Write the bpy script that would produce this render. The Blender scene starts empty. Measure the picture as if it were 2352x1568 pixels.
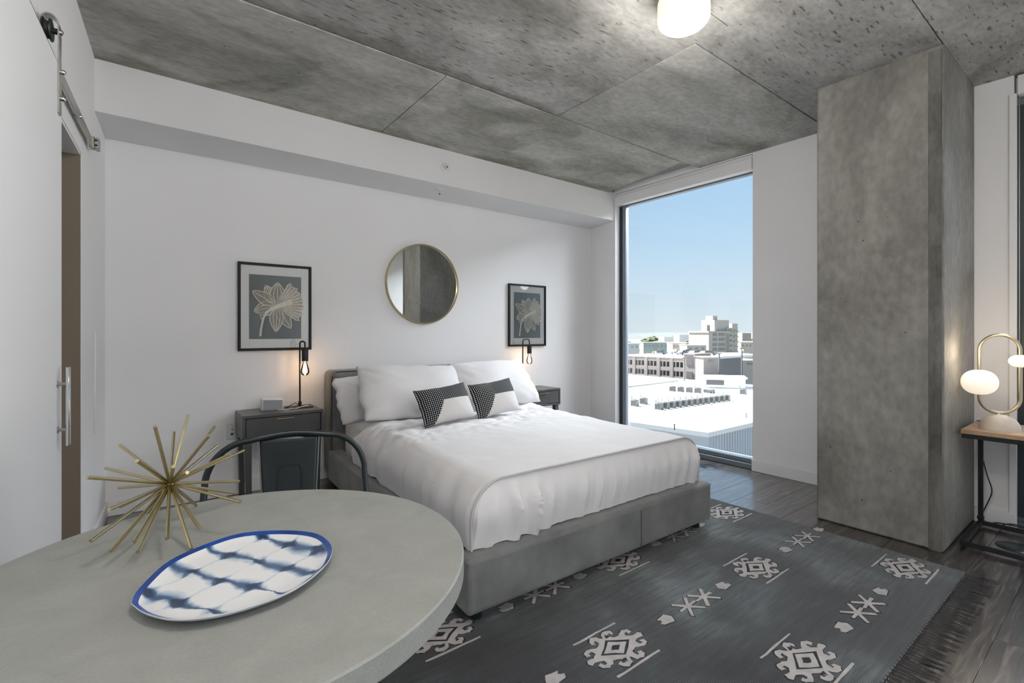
import bpy, bmesh, math, random
from mathutils import Vector, Matrix, noise

random.seed(7)
scene = bpy.context.scene
C = scene.collection
PI = math.pi

# ------------------------------------------------------------------ camera
F_PX = 1115.0
YAW = math.radians(37.388)
CAM_H = 1.19
cd = bpy.data.cameras.new('camera')
cam = bpy.data.objects.new('camera', cd)
C.objects.link(cam)
cam.location = (0, 0, CAM_H)
cam.rotation_euler = (PI / 2, 0, -YAW)
cd.sensor_width = 36.0
cd.lens = 36.0 * F_PX / 2352.0
cd.shift_y = (765.0 - 784.0) / 2352.0
cd.clip_start = 0.02
cd.clip_end = 6000
scene.camera = cam

# ------------------------------------------------------------------ sky, sun, exposure
w = bpy.data.worlds.new('World')
scene.world = w
w.use_nodes = True
wn = w.node_tree.nodes
wl = w.node_tree.links
wn.clear()
wo = wn.new('ShaderNodeOutputWorld')
wb = wn.new('ShaderNodeBackground')
# clear sky: pale haze at the horizon deepening to blue overhead, the same all the way round
tcw = wn.new('ShaderNodeTexCoord')
sxw = wn.new('ShaderNodeSeparateXYZ')
wl.new(tcw.outputs['Generated'], sxw.inputs[0])
skr = wn.new('ShaderNodeValToRGB')
el = skr.color_ramp.elements
el[0].position, el[0].color = 0.0, (0.80, 0.88, 0.91, 1)
el[1].position, el[1].color = 1.0, (0.17, 0.36, 0.72, 1)
for p_, c_ in ((0.06, (0.70, 0.84, 0.91, 1)), (0.17, (0.55, 0.76, 0.93, 1)), (0.34, (0.42, 0.66, 0.92, 1))):
    e_ = el.new(p_)
    e_.color = c_
wl.new(sxw.outputs['Z'], skr.inputs[0])
wb.inputs['Strength'].default_value = 1.0
wl.new(skr.outputs[0], wb.inputs[0])
wl.new(wb.outputs[0], wo.inputs[0])

sl = bpy.data.lights.new('sun', 'SUN')
sl.energy = 31.0
sl.angle = math.radians(0.6)
sl.color = (1.0, 0.96, 0.9)
sun = bpy.data.objects.new('sun', sl)
C.objects.link(sun)
sd = Vector((-0.12, 0.62, 0.78)).normalized()      # towards the sun
sun.rotation_euler = sd.to_track_quat('Z', 'Y').to_euler()
sun.location = (0, 0, 30)

scene.view_settings.view_transform = 'Standard'
scene.view_settings.look = 'None'
scene.view_settings.gamma = 1.0
scene.view_settings.use_curve_mapping = False
scene.view_settings.exposure = 0.0


def area(name, loc, target, sx, sy, energy, color):
    l = bpy.data.lights.new(name, 'AREA')
    l.shape = 'RECTANGLE'
    l.size = sx
    l.size_y = sy
    l.energy = energy
    l.color = color
    o = bpy.data.objects.new(name, l)
    C.objects.link(o)
    o.location = loc
    d = Vector(target) - Vector(loc)
    o.rotation_euler = d.to_track_quat('-Z', 'Y').to_euler()
    return o


# area lamps added to boost the daylight: two high outside, one in the living area
area('daylight_boost_bedroom', (6.0, 2.75, 4.2), (3.0, 2.9, 0.3), 2.6, 2.2, 1000, (0.93, 0.97, 1.0))
area('daylight_boost_narrow', (6.0, 0.05, 4.2), (3.0, 0.2, 0.1), 1.8, 2.2, 420, (0.93, 0.97, 1.0))
area('daylight_boost_living', (4.12, -2.2, 1.45), (0.0, -1.2, 1.2), 2.4, 2.3, 90, (0.92, 0.96, 1.0))

# ------------------------------------------------------------------ helpers
MATS = {}


def nt(name):
    m = bpy.data.materials.new(name)
    m.use_nodes = True
    n = m.node_tree.nodes
    b = n['Principled BSDF']
    MATS[name] = m
    return m, n, m.node_tree.links, b


def col(c):
    return (c[0], c[1], c[2], 1.0)


def srgb(r, g, b):
    f = lambda v: (v / 255 / 12.92) if v / 255 <= 0.04045 else ((v / 255 + 0.055) / 1.055) ** 2.4
    return (f(r), f(g), f(b))


def ramp(n, stops):
    r = n.new('ShaderNodeValToRGB')
    e = r.color_ramp.elements
    while len(e) < len(stops):
        e.new(0.5)
    for i, (p, c) in enumerate(stops):
        e[i].position = p
        e[i].color = col(c) if len(c) == 3 else c
    return r


def plain(name, c, rough=0.6, metal=0.0, var=0.06, nscale=6.0, bump=0.0, bscale=60.0, spec=0.5, sheen=0.0):
    """procedural plain surface: base colour with a slight noise variation and optional fine relief"""
    m, n, l, b = nt(name)
    tc = n.new('ShaderNodeTexCoord')
    no = n.new('ShaderNodeTexNoise')
    no.inputs['Scale'].default_value = nscale
    no.inputs['Detail'].default_value = 4
    l.new(tc.outputs['Object'], no.inputs['Vector'])
    a = tuple(max(0, x * (1 - var)) for x in c)
    d = tuple(min(1, x * (1 + var)) for x in c)
    r = ramp(n, [(0.3, a), (0.7, d)])
    l.new(no.outputs['Fac'], r.inputs[0])
    l.new(r.outputs[0], b.inputs['Base Color'])
    b.inputs['Roughness'].default_value = rough
    b.inputs['Metallic'].default_value = metal
    b.inputs['Specular IOR Level'].default_value = spec
    if sheen:
        b.inputs['Sheen Weight'].default_value = sheen
        b.inputs['Sheen Roughness'].default_value = 0.4
    if bump:
        n2 = n.new('ShaderNodeTexNoise')
        n2.inputs['Scale'].default_value = bscale
        n2.inputs['Detail'].default_value = 3
        l.new(tc.outputs['Object'], n2.inputs['Vector'])
        bp = n.new('ShaderNodeBump')
        bp.inputs['Strength'].default_value = bump
        bp.inputs['Distance'].default_value = 0.002
        l.new(n2.outputs['Fac'], bp.inputs['Height'])
        l.new(bp.outputs[0], b.inputs['Normal'])
    return m


def emis(name, c, s, rough=0.4):
    m, n, l, b = nt(name)
    b.inputs['Base Color'].default_value = col((0.8, 0.78, 0.74))
    b.inputs['Roughness'].default_value = rough
    b.inputs['Emission Color'].default_value = col(c)
    b.inputs['Emission Strength'].default_value = s
    return m


class MB:
    """collects shapes in local coordinates; build() links them as one mesh object"""

    def __init__(self):
        self.v = []
        self.f = []
        self.mi = []
        self.cur = 0

    def add(self, vs, fs):
        o = len(self.v)
        self.v += [tuple(p) for p in vs]
        self.f += [tuple(i + o for i in f) for f in fs]
        self.mi += [self.cur] * len(fs)
        return self

    def box(self, a, b, rz=0.0, piv=None):
        x0, y0, z0 = a
        x1, y1, z1 = b
        vs = [(x0, y0, z0), (x1, y0, z0), (x1, y1, z0), (x0, y1, z0), (x0, y0, z1), (x1, y0, z1), (x1, y1, z1), (x0, y1, z1)]
        if rz:
            px, py = piv or ((x0 + x1) / 2, (y0 + y1) / 2)
            c, s = math.cos(rz), math.sin(rz)
            vs = [(px + (x - px) * c - (y - py) * s, py + (x - px) * s + (y - py) * c, z) for x, y, z in vs]
        return self.add(vs, [(0, 3, 2, 1), (4, 5, 6, 7), (0, 1, 5, 4), (1, 2, 6, 5), (2, 3, 7, 6), (3, 0, 4, 7)])

    def prism(self, poly, z0, z1, caps=True):
        n = len(poly)
        vs = [(x, y, z0) for x, y in poly] + [(x, y, z1) for x, y in poly]
        fs = [(i, (i + 1) % n, n + (i + 1) % n, n + i) for i in range(n)]
        if caps:
            fs += [tuple(range(n - 1, -1, -1)), tuple(range(n, 2 * n))]
        return self.add(vs, fs)

    def prism_y(self, poly, y0, y1):
        """poly in (x, z), extruded along y"""
        n = len(poly)
        vs = [(x, y0, z) for x, z in poly] + [(x, y1, z) for x, z in poly]
        fs = [(i, n + i, n + (i + 1) % n, (i + 1) % n) for i in range(n)]
        fs += [tuple(range(n)), tuple(range(2 * n - 1, n - 1, -1))]
        return self.add(vs, fs)

    def tube(self, path, r, seg=10, closed=False, caps=True):
        P = [Vector(p) for p in path]
        n = len(P)
        rr = r if isinstance(r, (list, tuple)) else [r] * n
        T = []
        for i in range(n):
            a = P[(i - 1) % n] if (closed or i > 0) else P[i]
            b = P[(i + 1) % n] if (closed or i < n - 1) else P[i]
            t = (b - a)
            T.append(t.normalized() if t.length > 1e-9 else Vector((0, 0, 1)))
        up = Vector((0, 0, 1))
        if abs(T[0].dot(up)) > 0.95:
            up = Vector((1, 0, 0))
        N = (up - T[0] * up.dot(T[0])).normalized()
        vs = []
        for i in range(n):
            N = (N - T[i] * N.dot(T[i]))
            N = N.normalized() if N.length > 1e-6 else T[i].orthogonal().normalized()
            B = T[i].cross(N)
            for k in range(seg):
                a = 2 * PI * k / seg
                vs.append(tuple(P[i] + (N * math.cos(a) + B * math.sin(a)) * rr[i]))
        fs = []
        for i in range(n if closed else n - 1):
            j = (i + 1) % n
            for k in range(seg):
                k2 = (k + 1) % seg
                fs.append((i * seg + k, i * seg + k2, j * seg + k2, j * seg + k))
        if caps and not closed:
            fs.append(tuple(range(seg - 1, -1, -1)))
            fs.append(tuple((n - 1) * seg + k for k in range(seg)))
        return self.add(vs, fs)

    def lathe(self, prof, c=(0, 0, 0), seg=24, sx=1.0, sy=1.0, axis='Z'):
        """prof: list of (radius, height)"""
        vs = []
        for r, h in prof:
            for k in range(seg):
                a = 2 * PI * k / seg
                x, y = r * math.cos(a) * sx, r * math.sin(a) * sy
                if axis == 'Z':
                    p = (x, y, h)
                elif axis == 'X':
                    p = (h, x, y)
                else:
                    p = (y, h, x)
                vs.append((c[0] + p[0], c[1] + p[1], c[2] + p[2]))
        fs = []
        n = len(prof)
        for i in range(n - 1):
            for k in range(seg):
                k2 = (k + 1) % seg
                fs.append((i * seg + k, i * seg + k2, (i + 1) * seg + k2, (i + 1) * seg + k))
        fs.append(tuple(range(seg - 1, -1, -1)))
        fs.append(tuple((n - 1) * seg + k for k in range(seg)))
        return self.add(vs, fs)

    def mesh(self, name):
        me = bpy.data.meshes.new(name)
        me.from_pydata(self.v, [], self.f)
        if any(self.mi):
            me.polygons.foreach_set('material_index', self.mi)
        bm = bmesh.new()
        bm.from_mesh(me)
        bmesh.ops.recalc_face_normals(bm, faces=bm.faces)
        bm.to_mesh(me)
        bm.free()
        me.update()
        return me


def obj(name, mb, mats, parent=None, loc=(0, 0, 0), rot=(0, 0, 0), smooth=False, bevel=0.0, seg=2):
    me = mb.mesh(name) if isinstance(mb, MB) else mb
    if mats is not None and not me.materials:
        for m in (mats if isinstance(mats, (list, tuple)) else [mats]):
            me.materials.append(MATS[m] if isinstance(m, str) else m)
    o = bpy.data.objects.new(name, me)
    C.objects.link(o)
    o.location = loc
    o.rotation_euler = rot
    if parent:
        o.parent = parent
    if smooth:
        for p in me.polygons:
            p.use_smooth = True
        try:
            me.set_sharp_from_angle(angle=math.radians(smooth if smooth is not True else 40))
        except Exception:
            pass
    if bevel:
        b = o.modifiers.new('bevel', 'BEVEL')
        b.width = bevel
        b.segments = seg
        b.limit_method = 'ANGLE'
        b.angle_limit = math.radians(35)
        b.harden_normals = False
        for p in me.polygons:
            p.use_smooth = True
        try:
            me.set_sharp_from_angle(angle=math.radians(60))
        except Exception:
            pass
    return o


def tag(o, label, cat, group=None):
    o['label'] = label
    o['category'] = cat
    if group:
        o['group'] = group
    return o


def thing(name, label, cat, loc=(0, 0, 0), rz=0.0, group=None):
    o = bpy.data.objects.new(name, None)
    o.empty_display_size = 0.1
    C.objects.link(o)
    o.location = loc
    o.rotation_euler = (0, 0, rz)
    return tag(o, label, cat, group)


def struct(o, label=None):
    o['kind'] = 'structure'
    if label:
        o['label'] = label
    return o


def sempty(name, loc=(0, 0, 0), label=None):
    o = bpy.data.objects.new(name, None)
    o.empty_display_size = 0.1
    C.objects.link(o)
    o.location = loc
    return struct(o, label)


def copy_tree(root, loc, rz=None, label=None):
    r = root.copy()
    C.objects.link(r)
    r.location = loc
    if rz is not None:
        r.rotation_euler = (0, 0, rz)
    if label:
        r['label'] = label
    for ch in list(root.children):
        c = ch.copy()
        C.objects.link(c)
        c.parent = r
        for g in list(ch.children):
            d = g.copy()
            C.objects.link(d)
            d.parent = c
    return r


def sm(a, b, x):
    t = max(0.0, min(1.0, (x - a) / (b - a)))
    return t * t * (3 - 2 * t)


def nz(x, y, z=0.0):
    return noise.noise(Vector((x, y, z)))


# ------------------------------------------------------------------ materials
plain('wall_paint', (0.85, 0.85, 0.865), 0.75, var=0.012, nscale=2, bump=0.08, bscale=180, spec=0.3)
plain('soffit_paint', (0.79, 0.79, 0.80), 0.75, var=0.012, nscale=2, bump=0.08, bscale=180, spec=0.3)
plain('trim_paint', (0.83, 0.83, 0.84), 0.5, var=0.01, spec=0.4)
plain('taupe_tone', (0.24, 0.195, 0.145), 0.7, var=0.02)  # brownish tone of the opening's jambs and the room beyond
plain('door_white', (0.82, 0.83, 0.85), 0.45, var=0.008, nscale=1.5, spec=0.4)
plain('frame_alu', (0.18, 0.21, 0.24), 0.4, 0.3, var=0.02)
plain('frame_light', (0.24, 0.27, 0.32), 0.45, 0.2, var=0.02)
plain('frame_dark', (0.015, 0.03, 0.035), 0.4, var=0.02)
plain('steel_brushed', (0.42, 0.41, 0.38), 0.3, 1.0, var=0.06, nscale=30)
plain('chrome', (0.7, 0.7, 0.7), 0.15, 1.0, var=0.02)
plain('brass', (0.50, 0.43, 0.26), 0.28, 1.0, var=0.06, nscale=20)
plain('brass_satin', (0.52, 0.46, 0.33), 0.36, 1.0, var=0.04)
plain('black_rubber', (0.012, 0.02, 0.016), 0.4)
plain('black_metal', (0.012, 0.014, 0.016), 0.42, 0.2, var=0.1)
plain('frame_green_black', (0.006, 0.011, 0.011), 0.45, var=0.15, spec=0.25)
plain('gunmetal', (0.022, 0.029, 0.031), 0.30, 0.35, var=0.15, nscale=3)
plain('gunmetal_edge', (0.25, 0.25, 0.25), 0.35, 0.8)
plain('nightstand_grey', (0.078, 0.075, 0.080), 0.32, var=0.06)
plain('white_linen', (0.75, 0.74, 0.75), 0.85, var=0.02, nscale=5, bump=0.15, bscale=220, spec=0.2, sheen=0.15)
plain('crease_grey', (0.54, 0.53, 0.54), 0.85, var=0.05)
plain('sheet_linen', (0.80, 0.785, 0.765), 0.85, var=0.02, nscale=5, bump=0.15, bscale=220, spec=0.2, sheen=0.1)
plain('velvet_grey', (0.165, 0.170, 0.168), 0.75, var=0.22, nscale=7, bump=0.25, bscale=300, spec=0.25, sheen=0.35)
plain('velvet_seam', (0.045, 0.045, 0.045), 0.8)
plain('leg_black', (0.01, 0.02, 0.022), 0.4)
plain('plastic_white', (0.72, 0.72, 0.73), 0.35, var=0.01)
plain('plastic_grey', (0.30, 0.30, 0.32), 0.6, var=0.05, nscale=200)
plain('plastic_dark', (0.02, 0.022, 0.024), 0.4)
plain('plate_blue_hole', (0.03, 0.10, 0.22), 0.4)
plain('mat_board', (0.80, 0.79, 0.78), 0.8, var=0.01)
plain('art_dark', (0.012, 0.028, 0.028), 0.6, var=0.5, nscale=4)
plain('art_top', (0.040, 0.058, 0.060), 0.6, var=0.2, nscale=4)
plain('petal_tan', (0.20, 0.172, 0.118), 0.6, var=0.25, nscale=30)
plain('petal_mid', (0.36, 0.32, 0.235), 0.6, var=0.25, nscale=30)
plain('petal_light', (0.76, 0.71, 0.59), 0.6, var=0.10, nscale=30)
plain('oak', (0.42, 0.29, 0.18), 0.45, var=0.15, nscale=8)
plain('stone_beige', (0.62, 0.56, 0.50), 0.5, var=0.08, nscale=12)
plain('cord_black', (0.015, 0.015, 0.017), 0.5)
plain('rug_motif', (0.40, 0.375, 0.37), 0.9, var=0.12, nscale=25, bump=0.4, bscale=260, spec=0.1)
plain('rug_ink', (0.016, 0.020, 0.022), 0.9, var=0.2)
plain('rug_fringe', (0.040, 0.040, 0.046), 0.9, var=0.3, nscale=20)
plain('shade_fabric', (0.035, 0.045, 0.06), 0.8, var=0.05)
plain('bulb_filament', (0.9, 0.5, 0.2), 0.5)
emis('ceiling_diffuser', (1.0, 0.88, 0.68), 0.62)
emis('globe_glass', (1.0, 0.85, 0.66), 0.72)
emis('filament', (1.0, 0.62, 0.28), 26.0)


def thin_glass(name, tint, refl, rough=0.0):
    m, n, l, b = nt(name)
    n.remove(b)
    out = n['Material Output']
    tr = n.new('ShaderNodeBsdfTransparent')
    tr.inputs[0].default_value = col(tint)
    gl = n.new('ShaderNodeBsdfGlossy')
    gl.inputs['Roughness'].default_value = rough
    fr = n.new('ShaderNodeFresnel')
    fr.inputs['IOR'].default_value = 1.45
    mu = n.new('ShaderNodeMath')
    mu.operation = 'MULTIPLY'
    mu.inputs[1].default_value = refl
    mx = n.new('ShaderNodeMixShader')
    l.new(fr.outputs[0], mu.inputs[0])
    l.new(mu.outputs[0], mx.inputs[0])
    l.new(tr.outputs[0], mx.inputs[1])
    l.new(gl.outputs[0], mx.inputs[2])
    l.new(mx.outputs[0], out.inputs[0])
    return m


thin_glass('window_glass', (0.97, 0.985, 1.0), 0.6)
thin_glass('picture_glass', (0.98, 0.985, 0.985), 1.2)
thin_glass('bulb_glass', (0.98, 0.93, 0.86), 1.2)

m, n, l, b = nt('mirror_glass')
b.inputs['Base Color'].default_value = col((0.86, 0.88, 0.87))
b.inputs['Metallic'].default_value = 1.0
b.inputs['Roughness'].default_value = 0.015


def mth(n, l, op, a, bb=None, clamp=False):
    q = n.new('ShaderNodeMath')
    q.operation = op
    q.use_clamp = clamp
    for i, v in enumerate((a, bb)):
        if v is None:
            continue
        if isinstance(v, (int, float)):
            q.inputs[i].default_value = v
        else:
            l.new(v, q.inputs[i])
    return q.outputs[0]


def concrete(name, dark, mid, light, scale=1.0, streak=(1, 1, 1), stain=0.5, rough=0.7, pits=True, spots=0.0, grain=0.18, bands=()):
    m, n, l, b = nt(name)
    tc = n.new('ShaderNodeTexCoord')
    mp = n.new('ShaderNodeMapping')
    mp.inputs['Scale'].default_value = streak
    l.new(tc.outputs['Object'], mp.inputs['Vector'])
    big = n.new('ShaderNodeTexNoise')
    big.inputs['Scale'].default_value = 1.3 * scale
    big.inputs['Detail'].default_value = 8
    big.inputs['Roughness'].default_value = 0.62
    big.inputs['Distortion'].default_value = 0.6
    l.new(mp.outputs[0], big.inputs['Vector'])
    r = ramp(n, [(0.28, dark), (0.48, mid), (0.72, light)])
    l.new(big.outputs['Fac'], r.inputs[0])
    # dark water stains with their own outlines
    st = n.new('ShaderNodeTexNoise')
    st.inputs['Scale'].default_value = 0.9 * scale
    st.inputs['Detail'].default_value = 5
    st.inputs['Distortion'].default_value = 1.4
    mp2 = n.new('ShaderNodeMapping')
    mp2.inputs['Location'].default_value = (3.7, 1.9, 5.1)
    l.new(tc.outputs['Object'], mp2.inputs['Vector'])
    l.new(mp2.outputs[0], st.inputs['Vector'])
    sr = ramp(n, [(0.56, (0, 0, 0)), (0.66, (1, 1, 1))])
    l.new(st.outputs['Fac'], sr.inputs[0])
    mu = n.new('ShaderNodeMath')
    mu.operation = 'MULTIPLY'
    mu.inputs[1].default_value = stain
    l.new(sr.outputs[0], mu.inputs[0])
    mx = n.new('ShaderNodeMixRGB')
    mx.blend_type = 'MULTIPLY'
    mx.inputs[2].default_value = (0.50, 0.49, 0.44, 1)
    l.new(mu.outputs[0], mx.inputs[0])
    l.new(r.outputs[0], mx.inputs[1])
    last = mx.outputs[0]
    # fine grain
    fn = n.new('ShaderNodeTexNoise')
    fn.inputs['Scale'].default_value = 22 * scale
    fn.inputs['Detail'].default_value = 6
    l.new(mp.outputs[0], fn.inputs['Vector'])
    fr = ramp(n, [(0.3, (1 - grain, 1 - grain, 1 - grain)), (0.7, (1 + grain * 0.66,) * 3)])
    l.new(fn.outputs['Fac'], fr.inputs[0])
    m2 = n.new('ShaderNodeMixRGB')
    m2.blend_type = 'MULTIPLY'
    m2.inputs[0].default_value = 1.0
    l.new(last, m2.inputs[1])
    l.new(fr.outputs[0], m2.inputs[2])
    last = m2.outputs[0]
    if spots:
        # short dashes left by the formwork
        mp3 = n.new('ShaderNodeMapping')
        mp3.inputs['Rotation'].default_value = (0, 0, 0.1)
        mp3.inputs['Scale'].default_value = (12.0, 58.0, 20.0)
        l.new(tc.outputs['Object'], mp3.inputs['Vector'])
        dn = n.new('ShaderNodeTexNoise')
        dn.inputs['Scale'].default_value = 1.0
        dn.inputs['Detail'].default_value = 2
        l.new(mp3.outputs[0], dn.inputs['Vector'])
        dr = ramp(n, [(0.62, (0, 0, 0)), (0.70, (1, 1, 1))])
        l.new(dn.outputs['Fac'], dr.inputs[0])
        pn = n.new('ShaderNodeTexNoise')
        pn.inputs['Scale'].default_value = 1.2
        l.new(tc.outputs['Object'], pn.inputs['Vector'])
        pr = ramp(n, [(0.36, (0, 0, 0)), (0.55, (1, 1, 1))])
        l.new(pn.outputs['Fac'], pr.inputs[0])
        pm = n.new('ShaderNodeMath')
        pm.operation = 'MULTIPLY'
        l.new(dr.outputs[0], pm.inputs[0])
        l.new(pr.outputs[0], pm.inputs[1])
        pm2 = n.new('ShaderNodeMath')
        pm2.operation = 'MULTIPLY'
        pm2.inputs[1].default_value = spots
        l.new(pm.outputs[0], pm2.inputs[0])
        m3 = n.new('ShaderNodeMixRGB')
        m3.blend_type = 'MULTIPLY'
        m3.inputs[2].default_value = (0.38, 0.37, 0.34, 1)
        l.new(pm2.outputs[0], m3.inputs[0])
        l.new(last, m3.inputs[1])
        last = m3.outputs[0]
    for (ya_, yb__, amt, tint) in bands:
        # tinted band along a joint (greenish stain by the soffit), ragged on the open side
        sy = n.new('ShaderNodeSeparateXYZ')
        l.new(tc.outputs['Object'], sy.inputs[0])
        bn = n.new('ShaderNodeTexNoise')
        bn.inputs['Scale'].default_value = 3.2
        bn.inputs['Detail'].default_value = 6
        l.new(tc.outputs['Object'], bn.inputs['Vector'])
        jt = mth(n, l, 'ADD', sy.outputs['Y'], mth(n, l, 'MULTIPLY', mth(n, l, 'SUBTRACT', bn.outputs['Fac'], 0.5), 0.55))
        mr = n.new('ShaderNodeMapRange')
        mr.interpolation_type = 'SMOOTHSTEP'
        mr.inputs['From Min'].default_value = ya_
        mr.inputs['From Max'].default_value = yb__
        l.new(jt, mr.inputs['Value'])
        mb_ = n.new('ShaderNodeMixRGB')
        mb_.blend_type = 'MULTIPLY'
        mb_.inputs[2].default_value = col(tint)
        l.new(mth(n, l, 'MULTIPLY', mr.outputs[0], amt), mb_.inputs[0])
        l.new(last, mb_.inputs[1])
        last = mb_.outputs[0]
    if pits:
        vo = n.new('ShaderNodeTexVoronoi')
        vo.inputs['Scale'].default_value = 7.0 * scale
        vo.inputs['Randomness'].default_value = 1.0
        l.new(tc.outputs['Object'], vo.inputs['Vector'])
        vr = ramp(n, [(0.035, (0.25, 0.24, 0.22)), (0.06, (1, 1, 1))])
        l.new(vo.outputs['Distance'], vr.inputs[0])
        m4 = n.new('ShaderNodeMixRGB')
        m4.blend_type = 'MULTIPLY'
        m4.inputs[0].default_value = 0.9
        l.new(last, m4.inputs[1])
        l.new(vr.outputs[0], m4.inputs[2])
        last = m4.outputs[0]
    l.new(last, b.inputs['Base Color'])
    b.inputs['Roughness'].default_value = rough
    b.inputs['Specular IOR Level'].default_value = 0.35
    bp = n.new('ShaderNodeBump')
    bp.inputs['Strength'].default_value = 0.25
    bp.inputs['Distance'].default_value = 0.004
    l.new(fn.outputs['Fac'], bp.inputs['Height'])
    l.new(bp.outputs[0], b.inputs['Normal'])
    return m


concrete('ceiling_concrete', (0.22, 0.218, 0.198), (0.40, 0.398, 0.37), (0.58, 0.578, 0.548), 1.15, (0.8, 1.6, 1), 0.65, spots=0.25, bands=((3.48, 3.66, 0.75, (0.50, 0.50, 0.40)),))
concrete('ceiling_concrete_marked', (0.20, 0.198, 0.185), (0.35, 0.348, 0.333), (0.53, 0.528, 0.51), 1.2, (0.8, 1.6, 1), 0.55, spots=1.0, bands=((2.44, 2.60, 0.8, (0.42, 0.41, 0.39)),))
concrete('column_concrete', (0.140, 0.133, 0.122), (0.225, 0.216, 0.20), (0.34, 0.33, 0.31), 1.3, (1, 1, 0.6), 0.5, 0.62)
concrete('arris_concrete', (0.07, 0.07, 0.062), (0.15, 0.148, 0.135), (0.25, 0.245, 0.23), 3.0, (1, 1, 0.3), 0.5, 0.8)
concrete('table_concrete', (0.255, 0.263, 0.246), (0.279, 0.287, 0.269), (0.307, 0.315, 0.296), 9.0, (1, 1, 1), 0.0, 0.5, pits=False, grain=0.05)

# dark oak planks
m, n, l, b = nt('plank_wood')
tc = n.new('ShaderNodeTexCoord')
oi = n.new('ShaderNodeObjectInfo')
cb = n.new('ShaderNodeVectorMath')
cb.operation = 'ADD'
sc = n.new('ShaderNodeVectorMath')
sc.operation = 'SCALE'
sc.inputs['Scale'].default_value = 37.0
l.new(oi.outputs['Random'], sc.inputs[0])
l.new(tc.outputs['Object'], cb.inputs[0])
l.new(sc.outputs[0], cb.inputs[1])
mp = n.new('ShaderNodeMapping')
mp.inputs['Scale'].default_value = (1.6, 16.0, 8.0)
l.new(cb.outputs[0], mp.inputs['Vector'])
gn = n.new('ShaderNodeTexNoise')
gn.inputs['Scale'].default_value = 2.2
gn.inputs['Detail'].default_value = 7
gn.inputs['Distortion'].default_value = 1.1
l.new(mp.outputs[0], gn.inputs['Vector'])
gr = ramp(n, [(0.34, (0.011, 0.008, 0.007)), (0.52, (0.036, 0.028, 0.024)), (0.68, (0.115, 0.092, 0.080))])
l.new(gn.outputs['Fac'], gr.inputs[0])
hv = n.new('ShaderNodeHueSaturation')
vm = n.new('ShaderNodeMapRange')
vm.inputs['To Min'].default_value = 0.78
vm.inputs['To Max'].default_value = 1.25
l.new(oi.outputs['Random'], vm.inputs['Value'])
l.new(vm.outputs[0], hv.inputs['Value'])
l.new(gr.outputs[0], hv.inputs['Color'])
l.new(hv.outputs[0], b.inputs['Base Color'])
b.inputs['Roughness'].default_value = 0.34
b.inputs['Specular IOR Level'].default_value = 0.6
b.inputs['Coat Weight'].default_value = 0.8
b.inputs['Coat Roughness'].default_value = 0.16
b.inputs['Coat IOR'].default_value = 1.9
bp = n.new('ShaderNodeBump')
bp.inputs['Strength'].default_value = 0.35
bp.inputs['Distance'].default_value = 0.0015
l.new(gn.outputs['Fac'], bp.inputs['Height'])
l.new(bp.outputs[0], b.inputs['Normal'])
plain('subfloor', (0.012, 0.011, 0.010), 0.8)

# washed, faded flat-weave rug
m, n, l, b = nt('rug_weave')
tc = n.new('ShaderNodeTexCoord')
f1 = n.new('ShaderNodeTexNoise')
f1.inputs['Scale'].default_value = 1.6
f1.inputs['Detail'].default_value = 6
f1.inputs['Distortion'].default_value = 0.5
l.new(tc.outputs['Object'], f1.inputs['Vector'])
r1 = ramp(n, [(0.36, (0.009, 0.010, 0.012)), (0.50, (0.031, 0.039, 0.042)), (0.66, (0.112, 0.137, 0.143))])
l.new(f1.outputs['Fac'], r1.inputs[0])
mps = n.new('ShaderNodeMapping')
mps.inputs['Scale'].default_value = (5, 55, 5)
l.new(tc.outputs['Object'], mps.inputs['Vector'])
f2 = n.new('ShaderNodeTexNoise')
f2.inputs['Scale'].default_value = 1.0
f2.inputs['Detail'].default_value = 5
l.new(mps.outputs[0], f2.inputs['Vector'])
r2 = ramp(n, [(0.32, (0.55, 0.55, 0.57)), (0.68, (1.5, 1.5, 1.5))])
l.new(f2.outputs['Fac'], r2.inputs[0])
mm = n.new('ShaderNodeMixRGB')
mm.blend_type = 'MULTIPLY'
mm.inputs[0].default_value = 1.0
l.new(r1.outputs[0], mm.inputs[1])
l.new(r2.outputs[0], mm.inputs[2])
wx = n.new('ShaderNodeTexWave')
wx.bands_direction = 'X'
wx.inputs['Scale'].default_value = 55
wy = n.new('ShaderNodeTexWave')
wy.bands_direction = 'Y'
wy.inputs['Scale'].default_value = 55
l.new(tc.outputs['Object'], wx.inputs['Vector'])
l.new(tc.outputs['Object'], wy.inputs['Vector'])
wm = n.new('ShaderNodeMath')
wm.operation = 'MULTIPLY'
l.new(wx.outputs['Fac'], wm.inputs[0])
l.new(wy.outputs['Fac'], wm.inputs[1])
r3 = ramp(n, [(0.0, (0.62, 0.62, 0.62)), (0.8, (1.45, 1.45, 1.45))])
l.new(wm.outputs[0], r3.inputs[0])
mm2 = n.new('ShaderNodeMixRGB')
mm2.blend_type = 'MULTIPLY'
mm2.inputs[0].default_value = 1.0
l.new(mm.outputs[0], mm2.inputs[1])
l.new(r3.outputs[0], mm2.inputs[2])
l.new(mm2.outputs[0], b.inputs['Base Color'])
b.inputs['Roughness'].default_value = 0.92
b.inputs['Specular IOR Level'].default_value = 0.15
b.inputs['Sheen Weight'].default_value = 0.35
bp = n.new('ShaderNodeBump')
bp.inputs['Strength'].default_value = 0.6
bp.inputs['Distance'].default_value = 0.002
l.new(wm.outputs[0], bp.inputs['Height'])
l.new(bp.outputs[0], b.inputs['Normal'])

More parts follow.
